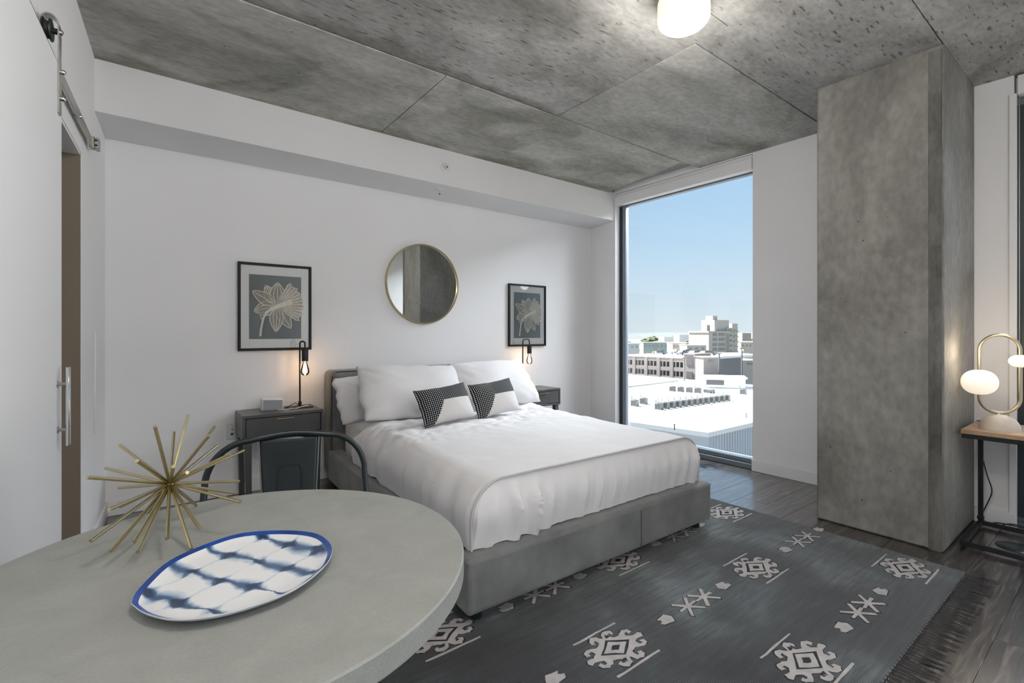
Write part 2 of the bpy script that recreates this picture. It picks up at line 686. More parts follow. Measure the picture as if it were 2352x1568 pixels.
# shibori-dyed platter: object x runs along the long axis
m, n, l, b = nt('platter_glaze')
tc = n.new('ShaderNodeTexCoord')
ns = n.new('ShaderNodeTexNoise')
ns.inputs['Scale'].default_value = 26
ns.inputs['Detail'].default_value = 4
l.new(tc.outputs['Object'], ns.inputs['Vector'])
sx = n.new('ShaderNodeSeparateXYZ')
l.new(tc.outputs['Object'], sx.inputs[0])


wob = mth(n, l, 'MULTIPLY', mth(n, l, 'SUBTRACT', ns.outputs['Fac'], 0.5), 0.028)
yy = mth(n, l, 'ADD', sx.outputs['Y'], wob)
xx = mth(n, l, 'ADD', sx.outputs['X'], wob)
rowf = mth(n, l, 'FRACT', mth(n, l, 'MULTIPLY', mth(n, l, 'ADD', xx, 0.50), 13.5))
rowd = mth(n, l, 'ABSOLUTE', mth(n, l, 'SUBTRACT', rowf, 0.5))
colf = mth(n, l, 'FRACT', mth(n, l, 'MULTIPLY', mth(n, l, 'ADD', yy, 0.52), 14.0))
cold = mth(n, l, 'ABSOLUTE', mth(n, l, 'SUBTRACT', colf, 0.5))
n2 = n.new('ShaderNodeTexNoise')
n2.inputs['Scale'].default_value = 13
n2.inputs['Detail'].default_value = 2
l.new(tc.outputs['Object'], n2.inputs['Vector'])
wid = mth(n, l, 'MULTIPLY', mth(n, l, 'SUBTRACT', n2.outputs['Fac'], 0.34, True), 1.0)
rowm = mth(n, l, 'SUBTRACT', 1.0, mth(n, l, 'DIVIDE', rowd, mth(n, l, 'ADD', mth(n, l, 'MULTIPLY', wid, 1.1), 0.02)), True)
blot = mth(n, l, 'SUBTRACT', 1.0, mth(n, l, 'MULTIPLY', mth(n, l, 'ADD', rowd, mth(n, l, 'MULTIPLY', cold, 1.2)), 3.0), True)
colm = mth(n, l, 'MULTIPLY', mth(n, l, 'SUBTRACT', 1.0, mth(n, l, 'DIVIDE', cold, 0.07), True), mth(n, l, 'MULTIPLY', wid, 1.3))
tot = mth(n, l, 'ADD', mth(n, l, 'ADD', mth(n, l, 'MULTIPLY', rowm, 0.75), mth(n, l, 'MULTIPLY', blot, mth(n, l, 'MULTIPLY', n2.outputs['Fac'], 1.5))), mth(n, l, 'MULTIPLY', colm, 0.6), True)
pr = ramp(n, [(0.0, (0.72, 0.73, 0.74)), (0.25, (0.44, 0.52, 0.62)), (0.55, (0.07, 0.13, 0.25)), (1.0, (0.022, 0.04, 0.09))])
l.new(tot, pr.inputs[0])
l.new(pr.outputs[0], b.inputs['Base Color'])
b.inputs['Roughness'].default_value = 0.18
plain('platter_rim', (0.014, 0.055, 0.26), 0.2, var=0.45, nscale=14)
plain('platter_foot', (0.62, 0.64, 0.68), 0.25, var=0.03)

# black-and-white woven cushion (uses its own UV layer)
m, n, l, b = nt('woven_cushion')
uv = n.new('ShaderNodeUVMap')
sp = n.new('ShaderNodeSeparateXYZ')
l.new(uv.outputs[0], sp.inputs[0])
U, Vv = sp.outputs['X'], sp.outputs['Y']
step_u = mth(n, l, 'MULTIPLY', mth(n, l, 'FLOOR', mth(n, l, 'MULTIPLY', Vv, 18.0)), 1 / 18.0)
edge = mth(n, l, 'MINIMUM', mth(n, l, 'ADD', mth(n, l, 'MULTIPLY', step_u, 0.44), 0.18), 0.42)
black = mth(n, l, 'LESS_THAN', U, edge)
top = mth(n, l, 'GREATER_THAN', Vv, 0.56)
fu = mth(n, l, 'FRACT', mth(n, l, 'MULTIPLY', U, 30.0))
fv = mth(n, l, 'FRACT', mth(n, l, 'MULTIPLY', Vv, 20.0))
dot = mth(n, l, 'MULTIPLY', mth(n, l, 'LESS_THAN', mth(n, l, 'ABSOLUTE', mth(n, l, 'SUBTRACT', fu, 0.5)), 0.2), mth(n, l, 'LESS_THAN', mth(n, l, 'ABSOLUTE', mth(n, l, 'SUBTRACT', fv, 0.5)), 0.26))
gl_ = mth(n, l, 'LESS_THAN', mth(n, l, 'ABSOLUTE', mth(n, l, 'SUBTRACT', fu, 0.5)), 0.2)


def mixc(fac, c1, c2):
    q = n.new('ShaderNodeMixRGB')
    l.new(fac, q.inputs[0])
    for i, cc in ((1, c1), (2, c2)):
        if isinstance(cc, tuple):
            q.inputs[i].default_value = col(cc)
        else:
            l.new(cc, q.inputs[i])
    return q.outputs[0]


c_black = mixc(dot, (0.010, 0.011, 0.016), (0.72, 0.70, 0.66))
c_grey = mixc(gl_, (0.025, 0.03, 0.036), (0.22, 0.23, 0.24))
rib = mth(n, l, 'MULTIPLY', mth(n, l, 'GREATER_THAN', mth(n, l, 'ADD', U, mth(n, l, 'MULTIPLY', Vv, 0.45)), 0.86), gl_)
c_white = mixc(rib, (0.66, 0.64, 0.63), (0.74, 0.73, 0.73))
c_r = mixc(top, c_white, c_grey)
c_all = mixc(black, c_r, c_black)
l.new(c_all, b.inputs['Base Color'])
b.inputs['Roughness'].default_value = 0.95
b.inputs['Specular IOR Level'].default_value = 0.1
bpn = n.new('ShaderNodeBump')
bpn.inputs['Strength'].default_value = 0.5
bpn.inputs['Distance'].default_value = 0.004
hh = mth(n, l, 'MULTIPLY', fu, fv)
l.new(hh, bpn.inputs['Height'])
l.new(bpn.outputs[0], b.inputs['Normal'])

# exterior
plain('roof_white', (0.80, 0.79, 0.76), 0.8, var=0.05, nscale=0.15)
plain('roof_grey', (0.55, 0.54, 0.52), 0.8, var=0.08, nscale=0.1)
plain('clad_blue', (0.40, 0.44, 0.50), 0.6, var=0.05, nscale=0.3)
plain('clad_coping', (0.62, 0.65, 0.68), 0.5)
plain('ac_grey', (0.105, 0.115, 0.115), 0.6, var=0.1)
plain('ac_dark', (0.06, 0.065, 0.07), 0.6)
plain('garage_buff', (0.34, 0.295, 0.275), 0.8, var=0.05)
plain('garage_void', (0.16, 0.16, 0.17), 0.9)
plain('tower_cream', (0.44, 0.42, 0.375), 0.8, var=0.05)
plain('tower_glass', (0.22, 0.22, 0.22), 0.4)
plain('low_teal', (0.27, 0.34, 0.33), 0.8)
plain('low_grey', (0.45, 0.46, 0.48), 0.8)
plain('city_ground', (0.16, 0.155, 0.135), 0.9, var=0.25, nscale=0.02)
plain('tree_haze', (0.085, 0.10, 0.06), 0.9, var=0.3, nscale=0.4)
plain('hill_haze', (0.085, 0.10, 0.105), 0.9, var=0.1, nscale=0.01)
plain('car_dark', (0.10, 0.11, 0.13), 0.4)
plain('car_pale', (0.6, 0.6, 0.6), 0.4)

# ------------------------------------------------------------------ room shell
ZC = 2.755            # ceiling
XR = 4.21             # right (window) wall
YB = 4.10             # back wall
YF = -3.5             # far end of the living area, behind the camera
LS = 0.053            # the left wall runs slightly askew


def lx(y):
    return -0.185 + LS * (y - YB)


floor = struct(obj('floor', MB().prism([(lx(YF) - 0.3, YF - 0.1), (XR + 0.3, YF - 0.1), (XR + 0.3, YB + 0.15), (-0.5, YB + 0.15)], -0.16, -0.008), 'subfloor'), 'dark stained oak plank floor')
PW = 0.178
k = 0
plank_meshes = {}
y = YB
row = 0
while y > -1.2:
    y0 = y - PW
    xa = lx(y0) + 0.004
    x = xa
    first = random.uniform(0.35, 1.3)
    L = first
    while x < XR + 0.09:
        x1 = min(x + L, XR + 0.09)
        ln = x1 - x
        if ln > 0.05:
            key = round(ln, 3)
            o = None
            mb = MB().box((0, 0, 0), (ln - 0.001, PW - 0.001, 0.009))
            o = obj('plank', mb, 'plank_wood', floor, (x, y0, -0.009), bevel=0.0008, seg=1)
        x = x1
        L = 1.32
    y = y0
    row += 1
# one plain sheet of the same boards carries on behind the camera
obj('floor_sheet', MB().prism([(lx(YF), YF), (XR, YF), (XR, y), (lx(y), y)], -0.009, -0.001), 'plank_wood', floor)

ceil = struct(obj('ceiling', MB().prism([(-1.0, YF - 0.1), (XR + 0.25, YF - 0.1), (XR + 0.25, YB + 0.15), (-1.0, YB + 0.15)], ZC + 0.05, ZC + 0.25), 'ceiling_concrete'), 'bare board-marked concrete ceiling')


def panel(poly, dz, mat):
    return obj('concrete_panel', MB().prism(poly, ZC + dz, ZC + 0.055), mat, ceil, bevel=0.0012, seg=1)


G = 0.003
panel([(-0.9, 2.590), (1.475 - G, 2.590), (1.490 - G, YB), (-0.9, YB)], -0.003, 'ceiling_concrete')
panel([(1.475 + G, 2.590), (3.93, 2.590), (4.13, 3.66), (4.13, YB), (1.490 + G, YB)], -0.003, 'ceiling_concrete')
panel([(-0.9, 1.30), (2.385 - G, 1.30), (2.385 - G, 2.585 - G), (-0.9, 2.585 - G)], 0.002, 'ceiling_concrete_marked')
panel([(2.385 + G, 1.485 + G), (XR + 0.1, 1.485 + G), (XR + 0.1, 2.585 - G), (2.385 + G, 2.585 - G)], 0.0, 'ceiling_concrete')
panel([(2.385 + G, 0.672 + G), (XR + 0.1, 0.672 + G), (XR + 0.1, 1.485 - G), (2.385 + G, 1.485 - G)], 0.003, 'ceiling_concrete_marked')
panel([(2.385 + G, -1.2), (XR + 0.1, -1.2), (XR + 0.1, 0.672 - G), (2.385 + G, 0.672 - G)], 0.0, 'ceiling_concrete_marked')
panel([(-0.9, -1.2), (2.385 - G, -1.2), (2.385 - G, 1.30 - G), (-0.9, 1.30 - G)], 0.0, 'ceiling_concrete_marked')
panel([(-0.9, YF), (XR + 0.1, YF), (XR + 0.1, -1.2 - G), (-0.9, -1.2 - G)], 0.0, 'ceiling_concrete')

struct(obj('wall_back', MB().box((-0.6, YB, 0), (XR + 0.30, YB + 0.12, ZC + 0.05)), 'wall_paint'), 'pale grey painted wall behind the bed')
SY = 3.632
SZ = 2.452
struct(obj('wall_soffit', MB().prism([(lx(SY) - 0.02, SY), (4.225, SY), (4.36, YB), (lx(YB) - 0.02, YB)], SZ, ZC + 0.02), 'soffit_paint', bevel=0.003, seg=1), 'boxed soffit along the top of the back wall')

# left wall with the cased opening behind the sliding door
OY0, OY1, OZ = 2.30, 3.197, 2.078
T = 0.17


def lwall(y0, y1, z0, z1, mb):
    mb.prism([(lx(y0), y0), (lx(y1), y1), (lx(y1) - T, y1), (lx(y0) - T, y0)], z0, z1)


mb = MB()
lwall(YF, OY0, 0, ZC + 0.05, mb)
lwall(OY1, YB + 0.05, 0, ZC + 0.05, mb)
lwall(OY0, OY1, OZ, ZC + 0.05, mb)
wl_ = struct(obj('wall_left', mb, 'wall_paint'), 'pale wall carrying the sliding door')
mb = MB()
mb.prism([(lx(OY1) - 0.004, OY1 - 0.012), (lx(OY1) - 0.004, OY1), (lx(OY1) - T, OY1), (lx(OY1) - T, OY1 - 0.012)], 0, OZ)
mb.prism([(lx(OY0) - 0.004, OY0), (lx(OY0) - 0.004, OY0 + 0.012), (lx(OY0) - T, OY0 + 0.012), (lx(OY0) - T, OY0)], 0, OZ)
obj('jamb', mb, 'taupe_tone', wl_)
mb = MB().prism([(lx(OY0) - 0.004, OY0 + 0.012), (lx(OY1) - 0.004, OY1 - 0.012), (lx(OY1) - T, OY1 - 0.012), (lx(OY0) - T, OY0 + 0.012)], OZ - 0.012, OZ)
obj('jamb_head', mb, 'wall_paint', wl_)
# room beyond the opening
mb = MB()
mb.box((-1.9, 1.2, 0), (-1.8, 3.5, 2.5)).box((-1.9, 3.4, 0), (-0.40, 3.5, 2.5)).box((-1.9, 1.2, 0), (-0.52, 1.3, 2.5)).box((-1.9, 1.2, 2.4), (-0.45, 3.5, 2.5)).box((-1.9, 1.2, -0.1), (-0.44, 3.5, -0.005))
struct(obj('wall_bath', mb, 'taupe_tone'), 'taupe room beyond the sliding door')
# flush access panel near the corner
ya, yb_ = 3.62, 3.88
mb = MB().prism([(lx(ya) + 0.006, ya), (lx(yb_) + 0.006, yb_), (lx(yb_) + 0.0, yb_), (lx(ya) + 0.0, ya)], 0.62, 1.20)
obj('access_panel', mb, 'trim_paint', wl_, bevel=0.002, seg=1)

# right wall: pier, window 1, plain stretch behind the column, window 2, rest
W1a, W1b, W1z = 2.075, 3.612, 2.745
W2a, W2b = -0.36, 0.490
XO = XR + 0.16
ZT = ZC + 0.05
struct(obj('wall_pier', MB().prism([(4.213, W1b), (XO, W1b), (4.52, YB + 0.02), (4.335, YB + 0.02)], 0, ZT), 'wall_paint'), 'narrow wall pier between the tall window and the corner')
struct(obj('wall_right', MB().box((XR, W2b, 0), (XO, W1a, ZT)), 'wall_paint'), 'plain wall between the two windows, behind the column')
struct(obj('wall_lintel', MB().box((XR, W1a, W1z), (XO, W1b, ZT)), 'wall_paint'))
struct(obj('wall_lintel', MB().box((XR + 0.065, W2a, 2.66), (XO, W2b, ZT)), 'wall_paint'))
mb = MB().box((XR, YF, 0), (XO, -3.4, ZT)).box((XR, -1.0, 0), (XO, W2a, ZT))
mb.box((XR, -3.4, 2.6), (XO, -1.0, ZT)).box((XR, -3.4, 0), (XO, -1.0, 0.3))
struct(obj('wall_living', mb, 'wall_paint'))
struct(obj('wall_front', MB().box((-0.9, YF - 0.12, 0), (-0.1, YF, ZC + 0.05)).box((-0.1, YF - 0.12, 0), (XR + 0.1, YF, ZC + 0.05)), 'wall_paint'))
struct(obj('wall_partition', MB().box((3.0, -0.62, 0), (XR, -0.52, ZC + 0.01)), 'wall_paint'), 'short partition wall beside the narrow window')

# concrete column
mb = MB().prism([(3.452, 0.668), (XR + 0.02, 0.668), (XR + 0.02, 1.292), (3.452, 1.292)], 0, ZC + 0.01)
colm_ = struct(obj('column', mb, 'column_concrete', bevel=0.012, seg=2), 'square bare concrete column')
# chipped chamfer strip down the near arris
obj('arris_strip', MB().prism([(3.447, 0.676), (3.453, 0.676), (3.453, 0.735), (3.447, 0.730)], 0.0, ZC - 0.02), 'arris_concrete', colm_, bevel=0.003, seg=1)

# baseboards
BH, BT = 0.098, 0.014
struct(obj('baseboard_back', MB().box((lx(YB), YB - BT, 0), (4.335, YB, BH)), 'trim_paint', bevel=0.003, seg=1))
mb = MB().prism([(lx(OY1), OY1), (lx(OY1) + BT, OY1), (lx(YB) + BT, YB - BT), (lx(YB), YB)], 0, BH)
mb.prism([(lx(0.4), 0.4), (lx(0.4) + BT, 0.4), (lx(OY0) + BT, OY0), (lx(OY0), OY0)], 0, BH)
struct(obj('baseboard_left', mb, 'trim_paint', bevel=0.003, seg=1))
mb = MB().box((XR - BT, 1.292, 0), (XR, W1a + 0.004, BH)).box((XR - BT, W2b - 0.012, 0), (XR, 0.668, BH))
mb.prism([(4.213 - BT, W1b), (4.213, W1b), (4.335, YB - BT), (4.335 - BT, YB - BT)], 0, BH)
struct(obj('baseboard_right', mb, 'trim_paint', bevel=0.003, seg=1))


# ------------------------------------------------------------------ windows
def window(name, y0, y1, zt, glass, label, mull_w=0.05, gas=0.03, gx=0.075):
    win = sempty(name, (XR, (y0 + y1) / 2, 0), label)
    cy = (y0 + y1) / 2
    a, b = y0 - cy, y1 - cy
    X0, X1 = 0.075, 0.135
    obj('frame_sill', MB().box((0.02, a, 0.0), (X1 + 0.02, b, 0.045)).box((0.05, a, 0.045), (X1 + 0.02, b, 0.085)), 'frame_alu', win, bevel=0.004, seg=1)
    obj('frame_head', MB().box((X0, a, zt - 0.10), (X1, b, zt + 0.02)), 'frame_alu', win, bevel=0.003, seg=1)
    obj('frame_jamb', MB().box((X0 + 0.01, a, 0.08), (X1, a + 0.028, zt - 0.09)), 'frame_light', win, bevel=0.003, seg=1)
    obj('frame_jamb', MB().box((X0 + 0.01, b - mull_w - gas, 0.08), (X1, b - gas, zt - 0.09)), 'frame_light', win, bevel=0.003, seg=1)
    obj('gasket', MB().box((gx, b - gas, 0.08), (X1 - 0.02, b, zt - 0.09)), 'frame_dark', win)
    obj('pane', MB().box((X0 + 0.035, a + 0.02, 0.08), (X0 + 0.041, b - gas - 0.02, zt - 0.09)), glass, win)
    return win


window('window_1', W1a, W1b, 2.70, 'window_glass', 'tall floor-to-ceiling window beside the bed')
window('window_2', W2a, W2b, 2.66, 'window_glass', 'narrow tall window behind the side table', 0.03, 0.07, 0.018)
window('window_3', -3.4, -1.0, 2.6, 'window_glass', 'living room window')
# white jamb casing of the narrow window
struct(obj('trim_1', MB().box((XR - 0.012, W2b - 0.012, 0.0), (XR + 0.016, W2b + 0.022, 2.64)), "trim_paint", bevel=0.003, seg=1))

# roller shade cassettes
t = thing('roller_shade', 'white roller shade cassette across the top of the tall window', 'roller shade', (XR, W1a, 2.61))
obj('fascia', MB().box((-0.012, 0.004, 0.0), (0.062, W1b - W1a - 0.004, 0.098)), 'trim_paint', t, bevel=0.004, seg=2)
obj('top_ledge', MB().box((0.002, 0.004, 0.098), (0.062, W1b - W1a - 0.004, 0.132)), 'trim_paint', t, bevel=0.003, seg=1)
t = thing('roller_shade', 'white roller shade cassette with bead chain above the narrow window', 'roller shade', (XR, W2a, 0.0))
obj('fascia', MB().box((-0.012, 0.004, 2.63), (0.062, W2b - W2a - 0.014, 2.745)), 'trim_paint', t, bevel=0.004, seg=2)
obj('bead_chain', MB().tube([(0.0, W2b - W2a - 0.022, 0.75), (0.0, W2b - W2a - 0.022, 2.62)], 0.0035, 6), 'steel_brushed', t)

# ------------------------------------------------------------------ sliding door and its track
DY1 = 2.359
DZ = 2.128
ang = math.atan(LS)                # heading of the left wall
# local frame: +y along the wall (away from the camera), +x out of the wall
door = sempty('door_1', (lx(DY1), DY1, 0), 'white sliding barn door slid open along the left wall')
door.rotation_euler = (0, 0, -ang)
obj('panel', MB().box((0.020, -1.02, 0.012), (0.052, 0.0, DZ)), 'door_white', door, bevel=0.002, seg=1)
hd = obj('handle', MB().box((0.075, -0.088, 0.800), (0.085, -0.060, 1.073)), 'chrome', door, bevel=0.002, seg=1)
for zz in (0.856, 1.014):
    obj('handle_post', MB().tube([(0.051, -0.074, zz), (0.077, -0.074, zz)], 0.006, 10), 'steel_brushed', hd)
    obj('handle_rose', MB().tube([(0.051, -0.074, zz), (0.055, -0.074, zz)], 0.012, 12), 'steel_brushed', hd)
# hanger strap with wheel
RZ = 2.155                         # underside of the rail
RXm = 0.0115                       # middle of the rail, out from the wall
SXf = 0.0525                       # back of the strap = face of the door
sy0 = -0.055
zc = RZ + 0.082                    # wheel axle
prof_o, prof_i = [], []
xm, ra = 0.0305, 0.0265
outer = [(SXf + 0.0045, DZ - 0.175), (SXf + 0.0045, zc)]
inner = [(SXf, DZ - 0.175), (SXf, zc)]
for i in range(0, 11):
    a = PI * i / 10
    outer.append((xm + ra * math.cos(a), zc + 0.012 + 0.040 * math.sin(a)))
    inner.append((xm + (ra - 0.0045) * math.cos(a), zc + 0.012 + 0.0355 * math.sin(a)))
outer.append((xm - ra, zc - 0.012))
inner.append((xm - ra + 0.0045, zc - 0.012))
poly = outer + inner[::-1]
nn = len(poly)
vs = [(x, sy0 - 0.020, z) for x, z in poly] + [(x, sy0 + 0.020, z) for x, z in poly]
h_ = len(outer)
fs = [(i, nn + i, nn + (i + 1) % nn, (i + 1) % nn) for i in range(nn)]
for i in range(h_ - 1):
    j = nn - 1 - i
    fs.append((i, i + 1, j - 1, j))
    fs.append((nn + i, nn + j, nn + j - 1, nn + i + 1))
hs = obj('hanger_strap', MB().add(vs, fs), 'steel_brushed', door)
mb = MB().lathe([(0.008, -0.013), (0.036, -0.013), (0.038, -0.008), (0.029, -0.005), (0.029, 0.005), (0.038, 0.008), (0.036, 0.013), (0.008, 0.013)], (RXm + 0.012, sy0, zc), 24, axis='X')
obj('wheel', mb, 'black_rubber', hs, smooth=True)
obj('axle', MB().tube([(RXm + 0.024, sy0, zc), (SXf, sy0, zc)], 0.010, 10), 'black_rubber', hs, smooth=True)
for zz in (DZ - 0.028, DZ - 0.120):
    obj('bolt', MB().lathe([(0.009, 0), (0.009, 0.009), (0.006, 0.014), (0.001, 0.016)], (SXf + 0.0045, sy0, zz), 12, axis='X'), 'chrome', hs, smooth=True)
obj('bolt', MB().lathe([(0.010, 0), (0.009, 0.006), (0.001, 0.009)], (SXf + 0.0045, sy0, zc), 12, axis='X'), 'chrome', hs, smooth=True)

tr = thing('sliding_door_track', 'flat steel rail on standoffs above the door opening', 'door track', (lx(DY1), DY1, RZ))
tr.rotation_euler = (0, 0, -ang)
obj('rail', MB().box((0.020, -1.1, 0.0), (0.026, 1.00, 0.046)), 'steel_brushed', tr, bevel=0.0012, seg=1)
for yy_ in (-0.9, -0.35, 0.10, 0.60):
    st_ = obj('standoff', MB().tube([(0.0, yy_, 0.022), (0.021, yy_, 0.022)], 0.009, 12), 'steel_brushed', tr, smooth=True)
    obj('bolt', MB().lathe([(0.009, 0), (0.008, 0.005), (0.001, 0.007)], (0.026, yy_, 0.022), 12, axis='X'), 'chrome', st_, smooth=True)
es = obj('end_stop', MB().box((0.014, 0.955, -0.006), (0.034, 1.004, 0.054)).box((0.034, 0.965, -0.002), (0.052, 1.03, 0.052)), 'steel_brushed', tr, bevel=0.002, seg=1)
for zz in (0.012, 0.038):
    obj('screw_hole', MB().tube([(0.035, 0.9655, zz), (0.046, 0.9635, zz)], 0.005, 10), 'black_rubber', es)

# ------------------------------------------------------------------ ceiling lamp


def drum_lamp(x, y, label, energy):
    t = thing('ceiling_lamp', label, 'ceiling lamp', (x, y, ZC))
    obj('canopy', MB().lathe([(0.10, 0.006), (0.10, -0.014), (0.09, -0.018)], seg=32), 'trim_paint', t, smooth=True)
    prof = [(0.110, -0.016), (0.116, -0.03), (0.117, -0.105)]
    for i in range(1, 13):
        a = PI / 2 * i / 12
        prof.append((0.027 + 0.090 * math.cos(a) if i < 12 else 0.02, -0.105 - 0.052 * math.sin(a)))
    obj('diffuser', MB().lathe(prof, seg=48), 'ceiling_diffuser', t, smooth=True)
    lp = bpy.data.lights.new('ceiling_lamp_light', 'POINT')
    lp.energy = energy
    lp.color = (1.0, 0.94, 0.87)
    lp.shadow_soft_size = 0.11
    lo = bpy.data.objects.new('ceiling_lamp_light', lp)
    C.objects.link(lo)
    lo.location = (x, y, ZC - 0.32)
    return t


drum_lamp(1.998, 1.305, 'white drum ceiling lamp glowing warm above the rug', 15)
drum_lamp(0.40, 0.45, 'unseen white drum ceiling lamp added for light above the round table', 36)  # unseen lamp, added to light the table and the duvet's left side
drum_lamp(0.7, -1.7, 'unseen white drum ceiling lamp added for light near the door wall', 18)  # unseen lamp, added for soft light from behind the camera
drum_lamp(2.2, -0.9, 'unseen white drum ceiling lamp added for light near the partition', 14)  # unseen lamp, added to brighten the column's side and the near floor

# sprinkler heads and their plates on the soffit
t = thing('sprinkler_head', 'white sprinkler on the face of the soffit', 'sprinkler', (2.057, SY, 2.595))
mb = MB().lathe([(0.042, 0.0), (0.042, -0.006), (0.028, -0.014), (0.022, -0.014)], seg=24, axis='Y')
obj('escutcheon', mb, 'plastic_white', t, smooth=True)
obj('deflector', MB().lathe([(0.008, -0.012), (0.008, -0.03), (0.018, -0.032), (0.018, -0.036), (0.004, -0.036)], seg=16, axis='Y'), 'plastic_white', t, smooth=True)
obj('fusible_link', MB().lathe([(0.006, -0.034), (0.006, -0.040), (0.002, -0.042)], seg=12, axis='Y'), 'plastic_dark', t, smooth=True)
t = thing('sprinkler_head', 'white sprinkler hanging under the soffit', 'sprinkler', (2.085, 3.774, SZ))
obj('escutcheon', MB().lathe([(0.040, 0.0), (0.040, -0.006), (0.026, -0.013), (0.018, -0.013)], seg=24), 'plastic_white', t, smooth=True)
obj('deflector', MB().lathe([(0.009, -0.011), (0.009, -0.028), (0.016, -0.030), (0.016, -0.034), (0.004, -0.035)], seg=16), 'plastic_white', t, smooth=True)
obj('fusible_link', MB().lathe([(0.006, -0.034), (0.006, -0.042), (0.002, -0.044)], seg=12), 'plastic_dark', t, smooth=True)

# ------------------------------------------------------------------ bed
FLc, FRc, HLc, HRc = (1.030, 1.635), (2.765, 1.612), (1.150, 3.86), (2.950, 3.86)


def bedxy(s, tt):
    ax = FLc[0] + (FRc[0] - FLc[0]) * s
    ay = FLc[1] + (FRc[1] - FLc[1]) * s
    bx = HLc[0] + (HRc[0] - HLc[0]) * s
    by = HLc[1] + (HRc[1] - HLc[1]) * s
    return ax + (bx - ax) * tt, ay + (by - ay) * tt


bed = thing('bed', 'low grey velvet bed with padded headboard', 'bed', (2.0, 2.8, 0))
BO = Vector((2.0, 2.8, 0))
RT = 0.282      # rail top
RW = 0.055      # rail thickness as share of width / length


def rail(name, corners, z0, z1, seams=()):
    mb = MB()
    mb.prism([(x - BO.x, y - BO.y) for x, y in corners], z0, z1)
    return obj(name, mb, 'velvet_grey', bed, bevel=0.022, seg=4)


q = lambda s, tt: bedxy(s, tt)
foot = rail('foot_rail', [q(0, 0), q(1, 0), q(1, RW), q(0, RW)], 0.055, RT)
sl_ = rail('side_rail', [q(0, RW), q(0.062, RW), q(0.062, 1.0), q(0, 1.0)], 0.055, RT)
sr_ = rail('side_rail', [q(0.938, RW), q(1, RW), q(1, 1.0), q(0.938, 1.0)], 0.055, RT)


def strip(name, pts, r, mat, parent, origin=BO, seg=6):
    return obj(name, MB().tube([(p[0] - origin.x, p[1] - origin.y, p[2] - origin.z) for p in pts], r, seg), mat, parent, smooth=True)


def wav(s, a):
    return a * math.sin(s * 9.0) + a * 0.6 * math.sin(s * 23.0 + 1.0)


strip('piping', [(*q(s / 30, 0.004), RT - 0.012 + wav(s / 30, 0.0025)) for s in range(31)], 0.0045, 'velvet_grey', foot)
strip('piping', [(*q(0.003, 0.06 + 0.93 * s / 20), RT - 0.012 + wav(s / 20, 0.002)) for s in range(21)], 0.0045, 'velvet_grey', sl_)
x_, y_ = q(0.615, 0.0)
strip('seam', [(x_, y_ - 0.0005, 0.06), (x_, y_ - 0.0005, RT - 0.025)], 0.0022, 'velvet_seam', foot)
x_, y_ = q(0.0, 0.047)
strip('seam', [(x_ - 0.0005, y_, 0.06), (x_ - 0.0005, y_, RT - 0.025)], 0.0025, 'velvet_seam', foot)
# slatted base hidden below the mattress
mb = MB().prism([(q(s, tt)[0] - BO.x, q(s, tt)[1] - BO.y) for s, tt in ((0.062, RW), (0.938, RW), (0.938, 1.0), (0.062, 1.0))], 0.14, 0.175)
obj('slat_base', mb, 'velvet_seam', bed)
for s, tt in ((0.045, 0.03), (0.955, 0.03), (0.045, 0.96), (0.955, 0.96)):
    x_, y_ = q(s, tt)
    obj('leg', MB().lathe([(0.026, 0.0), (0.030, 0.06)], (x_ - BO.x, y_ - BO.y, 0.0105), 16), 'leg_black', bed, smooth=True)
# headboard
HX0, HX1 = 1.172, 2.975
hb = MB().box((HX0 - BO.x, 3.862 - BO.y, 0.075), (HX1 - BO.x, 4.062 - BO.y, 0.898))
head = obj('headboard', hb, 'velvet_grey', bed, bevel=0.05, seg=6)


def hpath(inset, yv):
    x0, x1, z0, z1 = HX0 + inset, HX1 - inset, 0.10, 0.898 - inset
    r = 0.06
    p = [(x0, yv, z0), (x0, yv, z1 - r)]
    for i in range(1, 7):
        a = PI / 2 * i / 6
        p.append((x0 + r - r * math.cos(a), yv, z1 - r + r * math.sin(a)))
    p.append((x1 - r, yv, z1))
    for i in range(1, 7):
        a = PI / 2 * i / 6
        p.append((x1 - r + r * math.sin(a), yv, z1 - r + r * math.cos(a)))
    p.append((x1, yv, z0))
    return p


strip('piping', hpath(0.014, 3.876), 0.005, 'velvet_seam', head)

